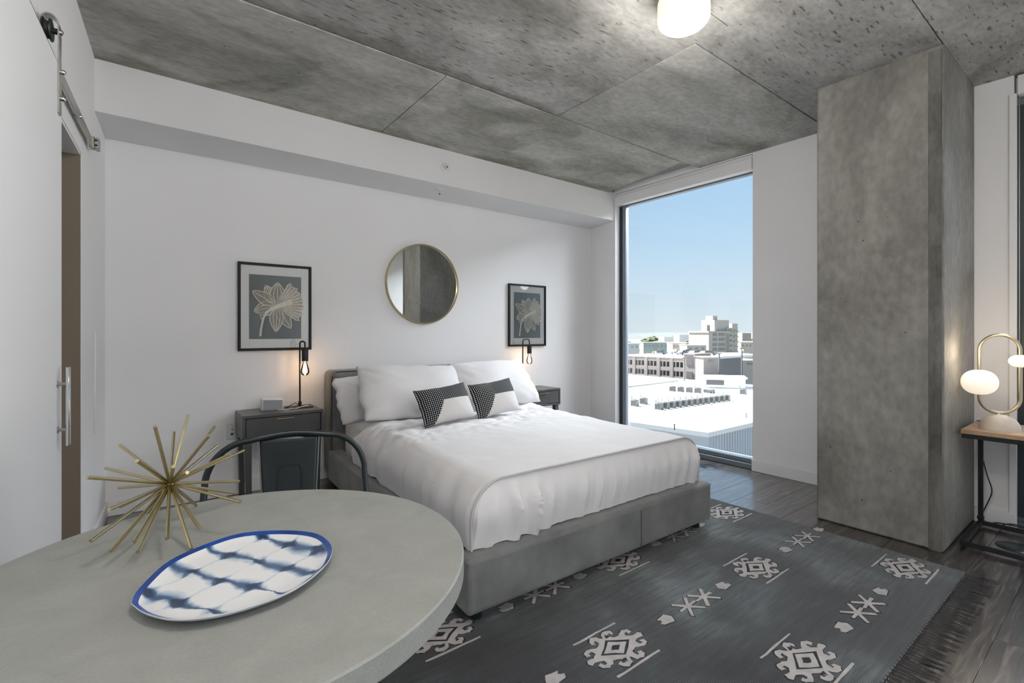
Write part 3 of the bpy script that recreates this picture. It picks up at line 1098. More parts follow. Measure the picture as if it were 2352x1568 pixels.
# mattress -----------------------------------------------------------------
def softbox(x0, x1, y0, y1, z0, z1, r, nx, ny, nzv, fn=None):
    """rounded box from a subdivided cube; fn(p, n) -> displaced p"""
    vs, fs, idx = [], [], {}

    def key(p):
        return (round(p[0], 5), round(p[1], 5), round(p[2], 5))

    def vert(u):
        kx = key(u)
        if kx in idx:
            return idx[kx]
        p = Vector((x0 + (x1 - x0) * u[0], y0 + (y1 - y0) * u[1], z0 + (z1 - z0) * u[2]))
        c = Vector((min(max(p.x, x0 + r), x1 - r), min(max(p.y, y0 + r), y1 - r), min(max(p.z, z0 + r), z1 - r)))
        d = p - c
        if d.length > 1e-9:
            # keep faces evenly spread over the rounding
            d = d.normalized() * r
        nrm = d.normalized() if d.length > 1e-9 else Vector((0, 0, 1))
        p = c + d
        if fn:
            p = fn(p, nrm)
        idx[kx] = len(vs)
        vs.append(tuple(p))
        return idx[kx]

    for ax in range(3):
        a, b_ = [(1, 2), (0, 2), (0, 1)][ax]
        na, nb = [(ny, nzv), (nx, nzv), (nx, ny)][ax]
        for side in (0, 1):
            for i in range(na):
                for j in range(nb):
                    qd = []
                    for di, dj in ((0, 0), (1, 0), (1, 1), (0, 1)):
                        u = [0, 0, 0]
                        u[ax] = side
                        u[a] = (i + di) / na
                        u[b_] = (j + dj) / nb
                        qd.append(vert(u))
                    if len(set(qd)) == 4:
                        fs.append(tuple(qd))
    return MB().add(vs, fs)


def bedmap(sx_, ty, z):
    x, y = bedxy(sx_, ty)
    return Vector((x, y, z))


def mfn(p, nrm):
    w_ = bedmap(p.x, p.y, p.z)
    return w_


mb = MB()
# mattress sheet: profile swept along the bed
def profile(z0, zt, s0, s1, r, n_side=10, n_arc=10, n_top=44, rs=1.75):
    """points (s, z) from the left hem over the top to the right hem; r is the top radius in metres"""
    pts = []
    ru = r / rs
    for i in range(n_side):
        pts.append((s0, z0 + (zt - r - z0) * i / n_side))
    for i in range(n_arc):
        a = PI / 2 * i / n_arc
        pts.append((s0 + ru - ru * math.cos(a), zt - r + r * math.sin(a)))
    for i in range(n_top + 1):
        pts.append((s0 + ru + (s1 - s0 - 2 * ru) * i / n_top, zt))
    for i in range(1, n_arc + 1):
        a = PI / 2 * i / n_arc
        pts.append((s1 - ru + ru * math.sin(a), zt - r + r * math.cos(a)))
    for i in range(1, n_side + 1):
        pts.append((s1, zt - r - (zt - r - z0) * i / n_side))
    return pts


def sweep(prof, ts, disp, cap_front=True, cap_rows=14, cap_back=True, front_round=0.02):
    mb = MB()
    n_ = len(prof)
    vs = []
    fs = []
    sc_ = sum(p[0] for p in prof) / n_
    z0 = prof[0][1]
    rows = []
    Lb = 2.23

    def prow(tt, k, part):
        """k scales the profile towards (sc, z0)"""
        rr = []
        for i, (s, z) in enumerate(prof):
            ss, zz = sc_ + (s - sc_) * k, z0 + (z - z0) * k
            p = bedmap(ss, tt, zz)
            rr.append(disp(p, i / (n_ - 1), s, z, tt, k, part))
        return rr

    if cap_front:
        rows.append(prow(ts[0], 0.001, 'front'))
        for kk in range(1, cap_rows):
            rows.append(prow(ts[0], kk / cap_rows, 'front'))
        rows.append(prow(ts[0], 1.0 - 0.012, 'front'))
        rows.append(prow(ts[0] + 0.003, 1.0 - 0.003, 'edge'))
    for tt in ts[1:] if cap_front else ts:
        rows.append(prow(tt, 1.0, 'top'))
    if cap_back:
        for kk in range(cap_rows - 1, 0, -2):
            rows.append(prow(ts[-1], kk / cap_rows, 'back'))
    for rr in rows:
        vs += [tuple(p) for p in rr]
    for i in range(len(rows) - 1):
        for j in range(n_ - 1):
            a = i * n_ + j
            fs.append((a, a + 1, a + n_ + 1, a + n_))
    return mb.add(vs, fs)


def mdisp(p, u, s, z, tt, k, part):
    d = 0.006 * nz(p.x * 5, p.y * 5, p.z * 6) + 0.004 * nz(p.x * 13, p.y * 3, p.z * 3 + 4)
    p.z += d * 0.5 * (1 if z > 0.3 else 0)
    p.x += d if abs(s - 0.5) > 0.4 else 0
    return p


mo = Vector((2.0, 2.8, 0.176))
mb = sweep(profile(0.178, 0.552, 0.072, 0.928, 0.07), [0.065] + [0.08 + 0.905 * i / 60 for i in range(61)], mdisp)
mb.v = [(x - mo.x, y - mo.y, z - mo.z) for x, y, z in mb.v]
tag(obj('mattress', mb, 'sheet_linen', loc=mo, smooth=True), 'thick mattress in a white fitted sheet at the head of the bed', 'mattress')


# duvet ----------------------------------------------------------------------
def ridge(x):
    return 1 - abs(x) * 2


def ddisp(p, u, s, z, tt, k, part):
    x, y, zz = p
    left = s < 0.2
    right = s > 0.8
    hem = 1 - sm(0.29, 0.46, zz)
    if part in ('front',):
        # hanging folds of the end panel, deeper near the corner by the table
        near = 1 - sm(1.10, 1.95, x)
        far = sm(2.45, 2.75, x)
        q1 = x * 9.5 + 0.35 * nz(x * 3, zz * 4, 1.0) + 0.5 * (0.55 - zz)
        pl = 1 - 2 * abs((q1 % 1.0) - 0.5)                 # pleats, one after another
        pl = pl ** 2.2
        fold2 = nz(x * 24, zz * 3.0, 7.0)
        amp = 0.016 + 0.046 * near + 0.024 * far
        bul = math.sin(PI * min(1, max(0, (zz - 0.27) / 0.28)))
        fade = (1 - sm(0.42, 0.555, zz)) * (0.55 + 0.45 * nz(x * 4, 8.0, 2.0) * 2)
        fade = max(0.0, fade)
        p.y -= amp * pl * fade + 0.010 * fold2 * (1 - sm(0.45, 0.55, zz)) + 0.022 * bul - 0.012 * hem
        p.z += (0.020 * nz(x * 6.5, 3.0, 1.0) * k - 0.006 * pl * near) * hem * min(1, k * 3)
        p.x += 0.012 * nz(x * 9, zz * 5, 5.0) * (1 - sm(0.45, 0.55, zz))
        return p
    if part == 'edge':
        p.z += 0.0015
        return p
    if part == 'back':
        return p
    # side hangs
    if (left or right) and zz < 0.54:
        sg = -1 if left else 1
        side = 1 - sm(0.47, 0.545, zz)
        fold = nz(y * 7.0 + 0.5 * zz, zz * 2.0, 11.0 if left else 17.0)
        fold2 = nz(y * 17.0, zz * 3.0, 13.0)
        bul = math.sin(PI * min(1, max(0, (zz - 0.27) / 0.30)))
        p.x += sg * (0.016 * bul + (0.022 * fold + 0.009 * fold2) * (0.35 + 0.65 * side))
        p.z += 0.018 * nz(y * 4.0, 1.0, 3.0) * hem
    # top surface
    topw = sm(0.42, 0.55, zz)
    puck = sm(2.2, 2.95, y)
    d = 0.006 * nz(x * 2.2, y * 2.2, 0.0) + 0.0035 * nz(x * 3.0 + 0.8 * y, y * 9.0, 4.0)
    cr = nz(x * 6.0 + 1.5 * nz(x * 3, y * 3), y * 9.0 + 1.2 * nz(y * 4, x * 2), 9.0)
    d += puck * (0.026 * (abs(cr) - 0.2) + 0.009 * nz(x * 16, y * 20, 2.0))
    d += 0.006 * abs(nz(x * 3.5 + 2 * y, y * 5.0 - x, 31.0))
    # long soft pulls along the bed
    d += 0.005 * nz(x * 7.0, y * 1.4, 21.0)
    p.z += d * topw
    # plump head edge
    if tt > 0.0:
        e = sm(0.735, 0.765, tt) 
        p.z -= topw * 0.030 * e
        p.z += topw * 0.012 * math.exp(-((tt - 0.71) / 0.03) ** 2)
    return p


do = Vector((1.95, 2.45, 0.284))
DT0 = 0.030
DT1 = 0.765
prof_d = profile(0.286, 0.566, 0.030, 0.972, 0.165, n_side=14, n_arc=20, n_top=150)
mb = sweep(prof_d, [DT0] + [0.038 + (DT1 - 0.038) * i / 110 for i in range(111)], ddisp, cap_front=True, cap_rows=40, cap_back=False)
mb.v = [(x - do.x, y - do.y, z - do.z) for x, y, z in mb.v]
duvet = tag(obj('duvet', mb, 'white_linen', loc=do, smooth=180), 'smooth white duvet spread over the bed and tucked at the foot', 'duvet')
pp = []
for (s, z) in prof_d:
    x, y = bedxy(s, DT0)
    pp.append((x - do.x, y - 0.004 - do.y, z - do.z + 0.0015))
obj('piping', MB().tube(pp, 0.0058, 8), 'crease_grey', duvet, smooth=True)  # darker grey tube draws in the crease along the duvet's front edge


# pillows ----------------------------------------------------------------------
def pillow_mesh(name, w_, h_, d_, mats, seed, wr=0.006, pinch=0.10, nx=44, ny=30, uvs=False, power=2.6, corner=0.0):
    vs, fs = [], []

    def pt(i, j, side):
        u = -1 + 2 * i / nx
        v = -1 + 2 * j / ny
        # pinched outline: edges bow in between the corners
        ex = 1 - pinch * (1 - v * v) * (abs(u) ** 4) * 0.55
        ey = 1 - pinch * (1 - u * u) * (abs(v) ** 4)
        x = u * w_ / 2 * ex
        z = v * h_ / 2 * ey
        if corner:
            kf = 1 - corner * (abs(u) ** 3) * (abs(v) ** 3)
            x *= kf
            z *= kf
        t_ = max(0, 1 - abs(u) ** power) ** 0.55 * max(0, 1 - abs(v) ** power) ** 0.55
        y = side * d_ / 2 * t_
        if t_ > 0:
            rad = math.atan2(z - 0.6 * h_ * (1 if z > 0 else -1), x - 0.6 * w_ * (1 if x > 0 else -1))
            wv = wr * 1.2 * nz(x * 4 + seed, z * 5, side * 3.0) + wr * 0.75 * nz(rad * 7 + seed, (x * x + z * z) * 6, side) * (abs(u * v) ** 0.7 + 0.15)
            y += wv * min(1, t_ * 3)
        cx = wr * 1.1 * nz(seed, v * 3.3 + seed, 1.0) * abs(u) ** 3
        cz = wr * 1.1 * nz(u * 3.3 + seed, seed, 2.0) * abs(v) ** 3
        return (x + cx, y, z + cz)

    N = (nx + 1) * (ny + 1)
    for side in (-1, 1):
        for j in range(ny + 1):
            for i in range(nx + 1):
                vs.append(pt(i, j, side))
    for sd_ in (0, 1):
        for j in range(ny):
            for i in range(nx):
                a = sd_ * N + j * (nx + 1) + i
                qd = (a, a + 1, a + nx + 2, a + nx + 1)
                fs.append(qd if sd_ == 0 else qd[::-1])
    me = bpy.data.meshes.new(name)
    me.from_pydata(vs, [], fs)
    if uvs:
        ul = me.uv_layers.new(name='UVMap')
        for p in me.polygons:
            for li in p.loop_indices:
                vi = me.loops[li].vertex_index % N
                ul.data[li].uv = ((vi % (nx + 1)) / nx, (vi // (nx + 1)) / ny)
    bm = bmesh.new()
    bm.from_mesh(me)
    bmesh.ops.remove_doubles(bm, verts=bm.verts, dist=0.0004)
    bm.to_mesh(me)
    bm.free()
    for p in me.polygons:
        p.use_smooth = True
    for mm_ in mats:
        me.materials.append(MATS[mm_])
    return me


def place_pillow(name, me, label, cat, bottom, lean, rz, roll, h_, group=None):
    """bottom = point under the bottom edge; lean = tilt of the top towards the headboard"""
    o = bpy.data.objects.new(name, me)
    C.objects.link(o)
    R = Matrix.Rotation(rz, 4, 'Z') @ Matrix.Rotation(-lean, 4, 'X') @ Matrix.Rotation(roll, 4, 'Y')
    up = R @ Vector((0, 0, 1))
    o.matrix_world = Matrix.Translation(Vector(bottom) + up * h_ / 2) @ R
    return tag(o, label, cat, group)


D = math.radians
place_pillow('pillow', pillow_mesh('pillow', 0.74, 0.37, 0.18, ['white_linen'], 3.1, 0.016, 0.07, corner=0.05), 'white bed pillow half hidden behind another, next to the lamp with the white speaker', 'pillow', (1.51, 3.53, 0.550), D(20), D(-2), D(-6), 0.37, 'bed pillows')
place_pillow('pillow', pillow_mesh('pillow', 0.80, 0.37, 0.18, ['white_linen'], 8.7, 0.016, 0.07, corner=0.05), 'white bed pillow nearly hidden behind the one nearer the window', 'pillow', (2.42, 3.56, 0.555), D(18), D(1), D(3), 0.37, 'bed pillows')
place_pillow('pillow', pillow_mesh('pillow', 0.82, 0.47, 0.21, ['white_linen'], 5.3, 0.016, 0.07, corner=0.05), 'plump white bed pillow leaning in front, on the nightstand speaker side', 'pillow', (1.60, 3.18, 0.572), D(38), D(-3), D(1.5), 0.47, 'bed pillows')
place_pillow('pillow', pillow_mesh('pillow', 0.82, 0.47, 0.21, ['white_linen'], 12.9, 0.016, 0.07, corner=0.05), 'plump white bed pillow leaning in front, on the window side', 'pillow', (2.40, 3.21, 0.572), D(36), D(2), D(-1.5), 0.47, 'bed pillows')
cm = pillow_mesh('throw_pillow', 0.425, 0.27, 0.12, ['woven_cushion'], 2.2, 0.004, 0.09, 36, 26, True)
place_pillow('throw_pillow', cm, 'black and white woven lumbar cushion closer to the speaker nightstand', 'cushion', (1.695, 2.90, 0.580), D(28), D(2), D(-5), 0.27, 'woven lumbar cushions')
place_pillow('throw_pillow', cm.copy(), 'black and white woven lumbar cushion closer to the tall window', 'cushion', (2.135, 2.935, 0.580), D(24), D(5), D(-4), 0.27, 'woven lumbar cushions')

# ------------------------------------------------------------------ nightstands
NT = 0.622


def nightstand(loc, label, wd=0.535):
    t = thing('nightstand', label, 'nightstand', loc, 0, 'nightstands beside the bed')
    dp = 0.335
    z0 = 0.452
    mb = MB()
    mb.box((0, 0, NT - 0.020), (wd, dp, NT))
    mb.box((0, 0, z0), (wd, dp, z0 + 0.018))
    mb.box((0, 0, z0 + 0.018), (0.018, dp, NT - 0.02)).box((wd - 0.018, 0, z0 + 0.018), (wd, dp, NT - 0.02))
    mb.box((0.018, dp - 0.015, z0 + 0.018), (wd - 0.018, dp, NT - 0.02))
    obj('body', mb, 'nightstand_grey', t, bevel=0.0015, seg=1)
    dr = obj('drawer', MB().box((0.022, 0.003, z0 + 0.022), (wd - 0.022, 0.30, NT - 0.024)), 'nightstand_grey', t, bevel=0.0015, seg=1)
    obj('drawer_pull', MB().box((wd / 2 - 0.058, -0.014, NT - 0.034), (wd / 2 + 0.058, 0.004, NT - 0.030)).box((wd / 2 - 0.058, -0.014, NT - 0.040), (wd / 2 + 0.058, -0.011, NT - 0.030)), 'brass', dr)
    for sx_, sy_ in ((0, 0), (1, 0), (0, 1), (1, 1)):
        xa = 0.035 + sx_ * (wd - 0.07)
        ya = 0.04 + sy_ * (dp - 0.08)
        xb = xa + (0.030 if sx_ else -0.030) * -0.2
        yb2 = ya + (0.02 if sy_ else -0.02)
        a0, b0 = 0.024, 0.016
        mb = MB()
        vs = [(xa - a0, ya - a0, z0), (xa + a0, ya - a0, z0), (xa + a0, ya + a0, z0), (xa - a0, ya + a0, z0),
              (xb - b0, yb2 - b0, 0), (xb + b0, yb2 - b0, 0), (xb + b0, yb2 + b0, 0), (xb - b0, yb2 + b0, 0)]
        mb.add(vs, [(0, 1, 2, 3), (4, 7, 6, 5), (0, 4, 5, 1), (1, 5, 6, 2), (2, 6, 7, 3), (3, 7, 4, 0)])
        obj('leg', mb, 'nightstand_grey', t, bevel=0.003, seg=1)
    return t


nightstand((0.550, 3.745, 0), 'dark grey one-drawer nightstand carrying a small white speaker')
nightstand((2.992, 3.700, 0), 'dark grey one-drawer nightstand by the window side of the bed', 0.470)


# ------------------------------------------------------------------ filament lamps
def bulb_lamp(loc, hook, label):
    t = thing('table_lamp', label, 'lamp', loc, 0, 'filament lamps on the nightstands')
    hx, hy = hook
    obj('base', MB().box((-0.085, -0.055, 0), (0.085, 0.055, 0.008)), 'black_metal', t, bevel=0.002, seg=1)
    H_ = 0.505
    r = min(0.04, abs(hx) * 0.7)
    hl = math.hypot(hx, hy)
    ux, uy = hx / hl, hy / hl
    rr = min(0.03, hl * 0.45)
    path = [(0, 0, 0.006), (0, 0, H_ - rr)]
    for i in range(1, 7):
        a = PI / 2 * i / 6
        d_ = rr - rr * math.cos(a)
        path.append((ux * d_, uy * d_, H_ - rr + rr * math.sin(a)))
    path.append((ux * (hl - rr), uy * (hl - rr), H_))
    for i in range(1, 7):
        a = PI / 2 * i / 6
        d_ = hl - rr + rr * math.sin(a)
        path.append((ux * d_, uy * d_, H_ - rr + rr * math.cos(a)))
    path.append((hx, hy, H_ - 0.065))
    obj('pole', MB().tube(path, 0.0065, 10), 'black_metal', t, smooth=True)
    obj('collar', MB().lathe([(0.012, 0.006), (0.012, 0.045), (0.009, 0.048)], seg=16), 'black_metal', t, smooth=True)
    so = obj('socket', MB().lathe([(0.008, H_ - 0.060), (0.024, H_ - 0.066), (0.024, H_ - 0.150), (0.020, H_ - 0.152)], (hx, hy, 0), 20), 'black_metal', t, smooth=True)
    zb = H_ - 0.150
    pr_ = [(0.014, 0), (0.016, -0.015), (0.021, -0.035), (0.028, -0.058), (0.0315, -0.075), (0.030, -0.092), (0.022, -0.106), (0.010, -0.112), (0.003, -0.113)]
    bl = obj('bulb', MB().lathe([(a, zb + b_) for a, b_ in pr_], (hx, hy, 0), 20), 'bulb_glass', t, smooth=True)
    mb = MB()
    for i in range(8):
        a0 = 2 * PI * i / 8
        mb.tube([(hx + 0.006 * math.cos(a0), hy + 0.006 * math.sin(a0), zb - 0.02), (hx + 0.015 * math.cos(a0), hy + 0.015 * math.sin(a0), zb - 0.085)], 0.0011, 5)
    obj('filament', mb, 'filament', bl)
    lg = bpy.data.lights.new('bulb_light', 'POINT')
    lg.energy = 0.6
    lg.color = (1.0, 0.62, 0.36)
    lg.shadow_soft_size = 0.012
    ob = bpy.data.objects.new('bulb_light', lg)
    C.objects.link(ob)
    ob.location = (loc[0] + hx, loc[1] + hy, loc[2] + zb - 0.055)
    return t


bulb_lamp((0.968, 3.945, NT), (0.032, -0.02), 'black hook lamp with glowing bulb beside the small white speaker')
bulb_lamp((3.140, 3.925, NT), (0.105, 0.02), 'black hook lamp with glowing bulb on the window side nightstand')

# small white speaker with grey front and its cable
t = thing('smart_speaker', 'small white speaker with grey cloth front on nightstand', 'speaker', (0.772, 3.94, NT))
mb = MB().prism_y([(-0.072, 0.0), (0.072, 0.0), (0.072, 0.080), (-0.072, 0.090)], -0.030, 0.045)
obj('body', mb, 'plastic_white', t, bevel=0.006, seg=2)
mb = MB().prism_y([(-0.064, 0.006), (0.066, 0.006), (0.066, 0.072), (-0.064, 0.080)], -0.034, -0.029)
obj('front_cloth', mb, 'plastic_grey', t, bevel=0.002, seg=1)
pth = [(0.80, 3.885, NT + 0.004), (0.83, 3.868, NT + 0.005), (0.865, 3.868, NT + 0.004), (0.89, 3.885, NT + 0.006), (0.915, 3.86, NT + 0.005), (0.95, 3.872, NT + 0.012), (0.99, 3.895, NT + 0.014), (1.02, 3.90, NT + 0.014)]
o = tag(obj('charging_cable', MB().tube([(a - 0.80, b_ - 3.885, c - NT) for a, b_, c in pth], 0.003, 6), 'plastic_white', loc=(0.80, 3.885, NT), smooth=True), 'white cable lying between speaker and lamp base', 'cable')
pth = [(0.968, 3.99, NT + 0.012), (0.95, 4.00, NT + 0.03), (0.92, 3.985, NT + 0.022), (0.88, 3.965, NT + 0.005), (0.86, 3.96, NT + 0.004)]
tag(obj('lamp_cord', MB().tube([(a - 0.968, b_ - 3.99, c - NT) for a, b_, c in pth], 0.0028, 6), 'cord_black', loc=(0.968, 3.99, NT), smooth=True), 'short black cord curling beside the lamp on the speaker nightstand', 'cord')


# wall plates
def wall_plate(x, z, label, kind):
    t = thing('wall_plate', label, 'wall plate', (x, YB, z))
    obj('cover', MB().box((-0.035, -0.006, -0.058), (0.035, 0.0, 0.058)), 'plastic_white', t, bevel=0.003, seg=2)
    if kind:
        obj('coax_port', MB().lathe([(0.008, -0.005), (0.008, -0.014), (0.005, -0.015)], (0, 0, 0.018), 12, axis='Y'), 'steel_brushed', t, smooth=True)
        obj('data_port', MB().box((-0.009, -0.0075, -0.028), (0.009, -0.005, -0.010)), 'plate_blue_hole', t)
    else:
        for dz in (0.02, -0.02):
            obj('socket', MB().box((-0.016, -0.0072, dz - 0.014), (0.016, -0.005, dz + 0.014)), 'plastic_grey', t)
    for dz in (0.047, -0.047):
        obj('screw', MB().tube([(0, -0.005, dz), (0, -0.0075, dz)], 0.003, 8), 'steel_brushed', t)
    return t


wall_plate(0.533, 0.466, 'white wall plate with round and blue data ports', True)
wall_plate(0.625, 0.475, 'white wall outlet mostly behind the speaker nightstand', False)


# ------------------------------------------------------------------ framed flower pictures
def flower(parent, cx, cz, S):
    """own x-ray style daffodil drawn with thin paper shapes; local x right, z up, y towards the room is -y"""

    def petal(a0, L, w_, mat, lay, tip=0.0, base=0.06):
        pts = []
        n_ = 14
        for i in range(n_ + 1):
            tt = i / n_
            wd = w_ * (math.sin(PI * min(1, tt ** 0.75)) ** 0.8) * 0.5
            pts.append((tt, wd))
        ca, sa = math.cos(a0), math.sin(a0)
        poly = []
        for tt, wd in pts:
            poly.append((tt * L, wd))
        for tt, wd in reversed(pts[1:-1]):
            poly.append((tt * L, -wd))
        y0, y1 = -0.0012 - lay * 0.0003, -0.001 - lay * 0.0003 + 0.0001
        xy = [(cx + S * (ca * u - sa * v + base * ca), cz + S * (sa * u + ca * v + base * sa)) for u, v in poly]
        obj('petal', MB().prism_y(xy, y0, y1), mat, parent)
        # veins and edge
        mb = MB()
        for off in (-0.5, 0.0, 0.5):
            p = []
            for tt, wd in pts[1:-1]:
                u, v = tt * L, wd * off
                p.append((cx + S * (ca * u - sa * v + base * ca), y0 - 0.0002, cz + S * (sa * u + ca * v + base * sa)))
            if off == 0.0 or w_ > 0.25:
                mb.tube(p, S * 0.006, 4)
        ed = [(cx + S * (ca * u - sa * v + base * ca), y0 - 0.0002, cz + S * (sa * u + ca * v + base * sa)) for u, v in poly]
        mb.tube(ed, S * 0.0075, 4, closed=True)
        mb.v = [(x, max(min(y, y0 + 0.0001), y0 - 0.0004), z) for x, y, z in mb.v]
        obj('petal_vein', mb, 'petal_light', parent)

    petal(D(118), 0.42, 0.27, 'petal_tan', 0)
    petal(D(148), 0.50, 0.25, 'petal_tan', 1)
    petal(D(196), 0.40, 0.30, 'petal_tan', 0)
    petal(D(268), 0.50, 0.27, 'petal_tan', 1)
    petal(D(300), 0.50, 0.24, 'petal_tan', 0)
    petal(D(88), 0.44, 0.30, 'petal_tan', 2)
    # trumpet: fan with a ruffled rim
    lay = 3
    y0, y1 = -0.0022, -0.0019
    poly = [(-0.05, -0.05)]
    rim = []
    for i in range(25):
        a = D(-42 + 108 * i / 24)
        rr = 0.50 + (0.022 if i % 2 else -0.012) + 0.02 * math.sin(i * 1.7)
        rim.append((0.02 + rr * math.cos(a), 0.02 + rr * math.sin(a)))
    poly = [(-0.04, -0.07)] + rim + [(-0.07, 0.03)]
    obj('trumpet', MB().prism_y([(cx + S * u, cz + S * v) for u, v in poly], y0, y1), 'petal_mid', parent)
    mb = MB()
    for i in range(0, 25, 2):
        u, v = rim[i]
        p0 = (cx + S * (0.30 * u), y0 - 0.0002, cz + S * (0.30 * v))
        mb.tube([p0, (cx + S * u * 0.99, y0 - 0.0002, cz + S * v * 0.99)], [S * 0.006, S * 0.011], 4)
    mb.tube([(cx + S * u, y0 - 0.0002, cz + S * v) for u, v in rim], S * 0.009, 4)
    mb.v = [(x, max(min(y, y0 + 0.0001), y0 - 0.0005), z) for x, y, z in mb.v]
    obj('trumpet_rib', mb, 'petal_light', parent)
    # throat and stem
    yc = y0 - 0.0009
    sp_ = [(0.30, 0.10, 0.10), (0.16, 0.05, 0.095), (0.0, -0.02, 0.085), (-0.10, -0.065, 0.062), (-0.20, -0.14, 0.05), (-0.255, -0.24, 0.042), (-0.285, -0.36, 0.040), (-0.31, -0.50, 0.040), (-0.325, -0.66, 0.042)]
    L_, R_ = [], []
    for i, (u, v, wd) in enumerate(sp_):
        u2, v2, _ = sp_[min(i + 1, len(sp_) - 1)]
        u1, v1, _ = sp_[max(i - 1, 0)]
        dx, dz = u2 - u1, v2 - v1
        ln = math.hypot(dx, dz)
        nx_, nz_ = -dz / ln, dx / ln
        L_.append((cx + S * (u + nx_ * wd / 2), max(cz + S * (v + nz_ * wd / 2), cz - S * 0.655)))
        R_.append((cx + S * (u - nx_ * wd / 2), max(cz + S * (v - nz_ * wd / 2), cz - S * 0.655)))
    obj('stem', MB().prism_y(L_ + R_[::-1], yc, yc + 0.0002), 'petal_light', parent)
    # dry sheath
    pl_ = [(-0.27, -0.28), (-0.36, -0.10), (-0.385, -0.02), (-0.375, -0.12), (-0.31, -0.32)]
    obj('sheath', MB().prism_y([(cx + S * u, cz + S * v) for u, v in pl_], y0, y0 + 0.0002), 'petal_mid', parent)


def picture(x0, x1, z0, z1, label):
    w_, h_ = x1 - x0, z1 - z0
    t = thing('framed_picture', label, 'picture', ((x0 + x1) / 2, YB, (z0 + z1) / 2), 0, 'framed flower pictures')
    a, b_ = w_ / 2, h_ / 2
    fw, fd = 0.019, 0.026
    for nm, p0, p1 in (('frame_side', (-a, -fd, -b_), (-a + fw, -0.003, b_)), ('frame_side', (a - fw, -fd, -b_), (a, -0.003, b_)),
                       ('frame_top', (-a + fw, -fd, b_ - fw), (a - fw, -0.003, b_)), ('frame_bottom', (-a + fw, -fd, -b_), (a - fw, -0.003, -b_ + fw))):
        obj(nm, MB().box(p0, p1), 'frame_green_black', t, bevel=0.0015, seg=1)
    obj('mat_board', MB().box((-a + fw, -0.010, -b_ + fw), (a - fw, -0.003, b_ - fw)), 'mat_board', t)
    aw, ah = 0.172 / 0.523 * w_ * 1.08, b_ - 0.088
    zs = ah * 0.46
    art = obj('artwork', MB().box((-aw, -0.0112, -ah), (aw, -0.0098, zs)), 'art_dark', t)
    obj('artwork_sky', MB().box((-aw, -0.0112, zs), (aw, -0.0098, ah)), 'art_top', art)
    obj('artwork_edge', MB().box((-aw, -0.0113, -ah), (-aw + 0.07, -0.0110, zs)), 'art_top', art)
    hold = bpy.data.objects.new('flower', None)
    C.objects.link(hold)
    hold.parent = art
    hold.location = (0, 0, 0)
    flower_parts(art, aw, ah)
    obj('glazing', MB().box((-a + fw, -0.0185, -b_ + fw), (a - fw, -0.0175, b_ - fw)), 'picture_glass', t)
    bpy.data.objects.remove(hold)
    return t


class _Off:
    pass


def flower_parts(art, aw, ah):
    before = set(bpy.data.objects)
    flower(art, 0.008, ah * 0.05, aw * 1.95)
    for o in set(bpy.data.objects) - before:
        o.location = (0, -0.0112, 0)


picture(0.568, 1.088, 1.058, 1.722, 'black framed flower print above the speaker nightstand')
picture(3.075, 3.594, 1.050, 1.716, 'black framed flower print beside the tall window')

# round mirror
t = thing('wall_mirror', 'round brass framed mirror above the headboard', 'mirror', (2.086, YB, 1.646))
R0 = 0.369
pth = [(R0 * math.cos(2 * PI * i / 72), -0.016, R0 * math.sin(2 * PI * i / 72)) for i in range(72)]
mb = MB()
vs, fs = [], []
for i in range(72):
    a = 2 * PI * i / 72
    for rr, yy_ in ((R0, -0.030), (R0, -0.002), (R0 - 0.011, -0.002), (R0 - 0.011, -0.030)):
        vs.append((rr * math.cos(a), yy_, rr * math.sin(a)))
for i in range(72):
    j = (i + 1) % 72
    for k_ in range(4):
        fs.append((i * 4 + k_, i * 4 + (k_ + 1) % 4, j * 4 + (k_ + 1) % 4, j * 4 + k_))
obj('frame', MB().add(vs, fs), 'brass', t, bevel=0.002, seg=2)
obj('mirror_glass', MB().lathe([(R0 - 0.010, -0.004), (R0 - 0.010, -0.016)], seg=72, axis='Y'), 'mirror_glass', t)

# ------------------------------------------------------------------ rug
RX0, RX1, RY0, RY1 = 0.645, 3.248, 0.545, 2.95
rug = thing('area_rug', 'washed charcoal flat-weave rug with pale tribal motifs and fringe', 'rug', (1.85, 1.75, 0))
ro = Vector((1.85, 1.75, 0))
obj('field', MB().box((RX0 - ro.x, RY0 - ro.y, 0.0003), (RX1 - ro.x, RY1 - ro.y, 0.0075)), 'rug_weave', rug, bevel=0.002, seg=1)


def quarter(pts):
    p = list(pts)
    poly = p + [(x, -y) for x, y in reversed(p)][1:]
    left = [(-x, y) for x, y in reversed(poly)]
    out_ = poly + left
    res = []
    for q_ in out_:
        if not res or (abs(q_[0] - res[-1][0]) + abs(q_[1] - res[-1][1])) > 1e-5:
            res.append(q_)
    if abs(res[0][0] - res[-1][0]) + abs(res[0][1] - res[-1][1]) < 1e-5:
        res.pop()
    return res


def rough(poly, amp, rnd):
    out_ = []
    n_ = len(poly)
    for i in range(n_):
        a, b_ = poly[i], poly[(i + 1) % n_]
        out_.append((a[0] + rnd.uniform(-amp, amp), a[1] + rnd.uniform(-amp, amp)))
        if math.hypot(b_[0] - a[0], b_[1] - a[1]) > 0.02:
            out_.append(((a[0] + b_[0]) / 2 + rnd.uniform(-amp, amp), (a[1] + b_[1]) / 2 + rnd.uniform(-amp, amp)))
    return out_


QA = [(0, 0.064), (0.014, 0.090), (0.040, 0.096), (0.060, 0.084), (0.062, 0.066), (0.046, 0.060), (0.044, 0.074), (0.030, 0.074), (0.034, 0.052), (0.062, 0.040), (0.078, 0.052), (0.100, 0.058), (0.122, 0.048), (0.126, 0.030), (0.108, 0.026), (0.106, 0.040), (0.092, 0.038), (0.090, 0.022), (0.112, 0.010), (0.142, 0.014), (0.150, 0.0)]


